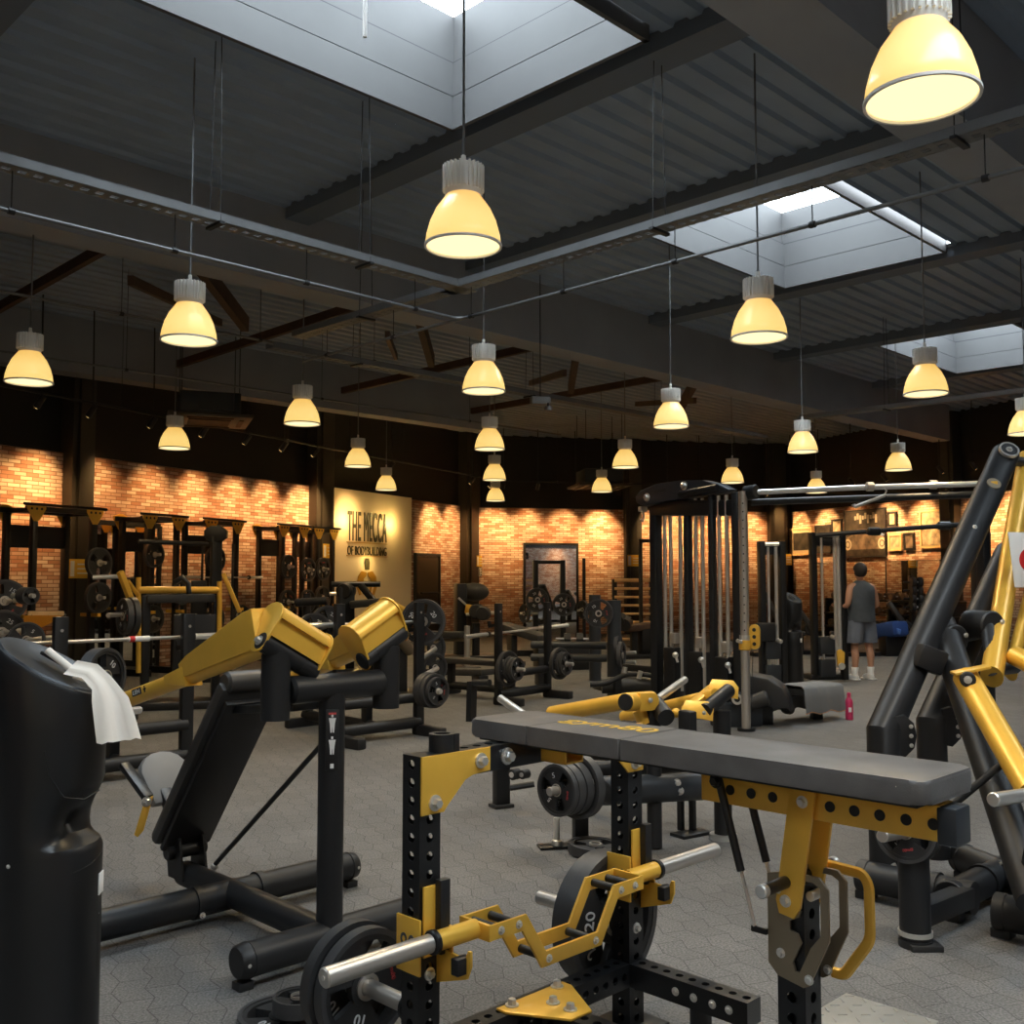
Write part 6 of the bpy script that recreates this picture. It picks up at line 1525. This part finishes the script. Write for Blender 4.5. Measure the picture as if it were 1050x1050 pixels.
for k, z in enumerate((.345, .685, 1.025)):
    for i in range(10):
        c = q + dR * (-1.9 + i * .42) + nR * (.12 - .06 * k) + ZZ * (z + .085)
        lab = '%s dumbbell from the left on the %s shelf before the right wall mirror' % (['first', 'second', 'third', 'fourth', 'fifth', 'sixth', 'seventh', 'eighth', 'ninth', 'tenth'][i], ['bottom', 'middle', 'top'][k])
        if d0_ is None:
            d0_ = thing('dumbbell', lab, 'dumbbell', c, 'dumbbells before the right mirror')
            for sg in (-1, 1):
                x = M(); x.cyl(c + nR * (sg * .06), c + nR * (sg * .17), .085, n=14, rim=.012); x.build('head', CHD, d0_)
            x = M(); x.cyl(c - nR * .07, c + nR * .07, .016, n=10); x.build('handle', CHR, d0_)
        else: dup(d0_, c, lab)
# vertical dumbbell stand
q = at(938, 640, 22.0); vs = thing('dumbbell_tree', 'upright stand with round dumbbells one above another right of the man', 'dumbbell rack', V((q.x, q.y, 0)))
x = M(); x.box((q.x, q.y + .12, .8), (.10, .10, 1.6), .2, .01); x.box((q.x, q.y + .1, .04), (.7, .6, .08), .2, .02); x.build('stand', BLK, vs)
for k in range(4):
    c = at(940, 597 + k * 8.5, 21.9); x = M(); x.cyl(c - V((.25, 0, 0)) + V((.0, .08, 0)), c + V((.1, .08, 0)), .02, n=8); x.build('cradle', BLK, vs)
    t_ = thing('dumbbell', 'round black dumbbell, %s on the upright stand right of the man' % ['highest', 'second from top', 'third from top', 'lowest'][k], 'dumbbell', c, 'dumbbells on the upright stand')
    x = M(); x.cyl(c - V((.12, 0, 0)), c - V((.03, 0, 0)), .11, n=16, rim=.02); x.cyl(c + V((.03, 0, 0)), c + V((.12, 0, 0)), .11, n=16, rim=.02); x.build('head', RUB, t_)
    x = M(); x.cyl(c - V((.05, 0, 0)), c + V((.05, 0, 0)), .02, n=8); x.build('handle', CHR, t_)
for (px, py, yy, lab, wd_, hh_) in ((918, 618, 21.5, 'dark inclined bench with black pad right of the man', .5, .9), (870, 640, 20.5, 'dark seated machine behind the chrome rods at the man\'s station', .8, .9), (820, 632, 21.0, 'dark seated machine right of the far wipe dispenser', .6, 1.0), (790, 622, 20.5, 'dark machine behind the slim cable station', .6, 1.2)):
    q = at(px, py, yy); t_ = thing('seated_machine', lab, 'gym machine', V((q.x, q.y, 0)))
    x = M(); x.beam(V((q.x - wd_ * .3, q.y, hh_ + .15)), V((q.x + wd_ * .45, q.y - .1, .45)), .36, .10, .03); x.build('back_pad', VIN, t_)
    x = M(); x.beam(V((q.x - wd_ * .5, q.y - .1, .45)), V((q.x + wd_ * .1, q.y - .2, .42)), .36, .09, .03); x.build('seat', VIN, t_)
    x = M(); x.box((q.x, q.y, .22), (.10, .12, .44), .2, .01); x.box((q.x - wd_ * .2, q.y + .1, hh_ * .5), (.09, .09, hh_), .2, .01); x.box((q.x, q.y, .04), (wd_ * 1.5, .4, .08), .2, .02); x.build('frame', BLK, t_)
    x = M(); x.cyl((q.x + wd_ * .3, q.y - .2, .52), (q.x + wd_ * .3, q.y + .2, .52), .14, n=18, rim=.02); x.build('round_weight', RUB, t_)

# ------------------------------------------------------------------ the man
pb0 = V((5.30, 15.6, 0)); FA = math.radians(18)
mn = thing('person', 'man seen from behind in grey sleeveless shirt, shorts and white socks at a cable station', 'person', pb0)
fx, fy = V((math.cos(FA), math.sin(FA), 0)), V((-math.sin(FA), math.cos(FA), 0))    # his right, his forward (away from the camera)
def mp(x_, y_, z_): return pb0 + fx * x_ + fy * y_ + ZZ * z_
def skin(nodes, edges, name, m, parent, sub=2, rootn=0):
    me = bpy.data.meshes.new(name); off = pb0
    me.from_pydata([mp(*n[0]) - off for n in nodes], edges, []); me.materials.append(m)
    o = bpy.data.objects.new(name, me); COL.objects.link(o); o.parent = parent
    md = o.modifiers.new('skin', 'SKIN'); md.use_smooth_shade = True; md.branch_smoothing = .6
    for i, n in enumerate(nodes):
        r = n[1]; me.skin_vertices[0].data[i].radius = r if isinstance(r, tuple) else (r, r); me.skin_vertices[0].data[i].use_root = (i == rootn)
    s = o.modifiers.new('sub', 'SUBSURF'); s.levels = sub; s.render_levels = sub
    return o
N = []; E_ = []
def nd(p, r, link=None):
    N.append((p, r)); i = len(N) - 1
    if link is not None: E_.append((link, i))
    return i
pel = nd((0, 0, .95), (.155, .10)); wa = nd((0, .0, 1.10), (.14, .095), pel); ch = nd((0, -.01, 1.29), (.165, .115), wa); sh = nd((0, -.01, 1.42), (.13, .09), ch)
nk = nd((0, .01, 1.50), .058, sh); hd0 = nd((0, .025, 1.57), (.070, .078), nk); hd1 = nd((0, .025, 1.66), (.078, .095), hd0); hd2 = nd((0, .02, 1.725), (.055, .07), hd1)
for sg in (-1, 1):
    s0 = nd((.185 * sg, -.01, 1.40), .066, sh); ub = nd((.225 * sg, -.02, 1.28), .056, s0); el = nd((.265 * sg, -.03, 1.12), .044, ub); fo = nd((.265 * sg, .09, 1.10), .042, el); wr = nd((.235 * sg, .24, 1.13), .028, fo); pa = nd((.225 * sg, .30, 1.14), (.036, .022), wr); kb = nd((.222 * sg, .345, 1.145), (.036, .018), pa)
    for f in range(4):
        k1 = nd((.222 * sg + (f - 1.5) * .018, .375, 1.14), .0095, kb); k2 = nd((.222 * sg + (f - 1.5) * .017, .395 - .004 * abs(f - 1), 1.115), .0085, k1); nd((.222 * sg + (f - 1.5) * .015, .375, 1.095), .0075, k2)
    th = nd((.195 * sg, .32, 1.15), .011, pa); nd((.185 * sg, .355, 1.13), .009, th)
    hp = nd((.095 * sg, 0, .88), .098, pel); tg_ = nd((.115 * sg, .0, .70), .080, hp); kn = nd((.13 * sg, .015, .49), .056, tg_); cf = nd((.135 * sg, -.02, .36), .062, kn); sn_ = nd((.14 * sg, -.01, .20), .044, cf); ak = nd((.14 * sg, 0, .09), .036, sn_); he = nd((.14 * sg, .02, .045), .038, ak); nd((.15 * sg, .14, .035), (.04, .028), he)
skin(N, E_, 'body', SKIN, mn)
def cloth_rings(levels, n=28):
    x = M(); vr = []
    for (z, rx, ry, cx, cy, amp) in levels:
        vr.append([x.bm.verts.new(mp(cx + (rx + amp * math.sin(7 * 2 * math.pi * k / n)) * math.cos(2 * math.pi * k / n), cy + (ry + amp * math.sin(7 * 2 * math.pi * k / n)) * math.sin(2 * math.pi * k / n), z)) for k in range(n)])
    for a, b in zip(vr, vr[1:]):
        for k in range(n): x.bm.faces.new([a[k], a[(k + 1) % n], b[(k + 1) % n], b[k]])
    return x
sh_ = cloth_rings([(.87, .215, .155, 0, -.01, .007), (.93, .215, .155, 0, -.01, .006), (1.05, .205, .145, 0, -.01, .004), (1.20, .212, .148, 0, -.015, .003), (1.32, .220, .150, 0, -.015, .001), (1.39, .225, .125, 0, -.01, 0), (1.435, .19, .10, 0, -.005, 0), (1.475, .10, .078, 0, .005, 0), (1.495, .073, .07, 0, .01, 0)]).build('sleeveless_shirt', SHIRT, mn, sharp=80)
s = sh_.modifiers.new('sub', 'SUBSURF'); s.levels = s.render_levels = 1
for sg in (-1, 1):
    x = cloth_rings([(.56, .115, .12, .135 * sg, 0, .005), (.66, .118, .125, .125 * sg, 0, .003), (.80, .125, .13, .105 * sg, 0, .002), (.90, .13, .135, .085 * sg, 0, 0), (.97, .12, .125, .07 * sg, 0, 0)], 24); o = x.build('shorts_leg', SHORT, mn, sharp=80)
    s = o.modifiers.new('sub', 'SUBSURF'); s.levels = s.render_levels = 1
    x = cloth_rings([(.07, .047, .052, .14 * sg, .0, 0), (.12, .045, .047, .14 * sg, -.002, 0), (.19, .053, .053, .14 * sg, -.006, 0), (.195, .048, .048, .14 * sg, -.006, 0)], 18); x.build('sock', SOCK, mn, sharp=80)
    me_ = M(); me_.sph((0, 0, 0), 1, 1, 1, 1, 18)
    bm_ = me_.bm
    for v in bm_.verts:
        yy = v.co.y; zz_ = max(v.co.z, -.55); w__ = .052 - .008 * yy * yy; v.co = mp(.14 * sg + v.co.x * w__ + .006 * sg * yy, .055 + yy * .145, .032 + zz_ * .055 * (1.15 - .35 * yy))
    shoe = me_.build('shoe', SHOE, mn, sharp=60)
    me_ = M(); me_.box(mp(.143 * sg, .055, .012), (.10, .285, .022), FA, .01); me_.build('sole', WHITE, shoe)
x = M(); x.sph((0, 0, 0), 1, 1, 1, 1, 24)
for v in list(x.bm.verts):
    c = v.co.copy(); k = 1 + .03 * math.sin(9 * c.x + 5 * c.z) * math.sin(7 * c.y)
    z_ = max(c.z, -.95 if c.y < .35 else .15)
    v.co = mp(c.x * .100 * k, .008 + c.y * .118 * k, 1.655 + z_ * .118 * k)
x.build('hair', HAIR, mn, sharp=80)
for sg in (-1, 1):
    x = M(); x.sph(mp(.086 * sg, .03, 1.635), .028, .45, .7, 1.15, 12); x.build('ear', SKIN, mn)
x = M(); x.sph(mp(0, .118, 1.63), .018, .8, 1, 1.3, 10); x.build('nose', SKIN, mn)
for sg in (-1, 1):
    x = M(); x.sph(mp(.032 * sg, .098, 1.665), .012, 1, .7, .7, 10); x.build('eye', WHITE, mn)
x = M(); x.sph(mp(0, .104, 1.585), .02, 1.2, .5, .35, 10); x.build('mouth', mat('lip', (.30, .10, .08), .5), mn)
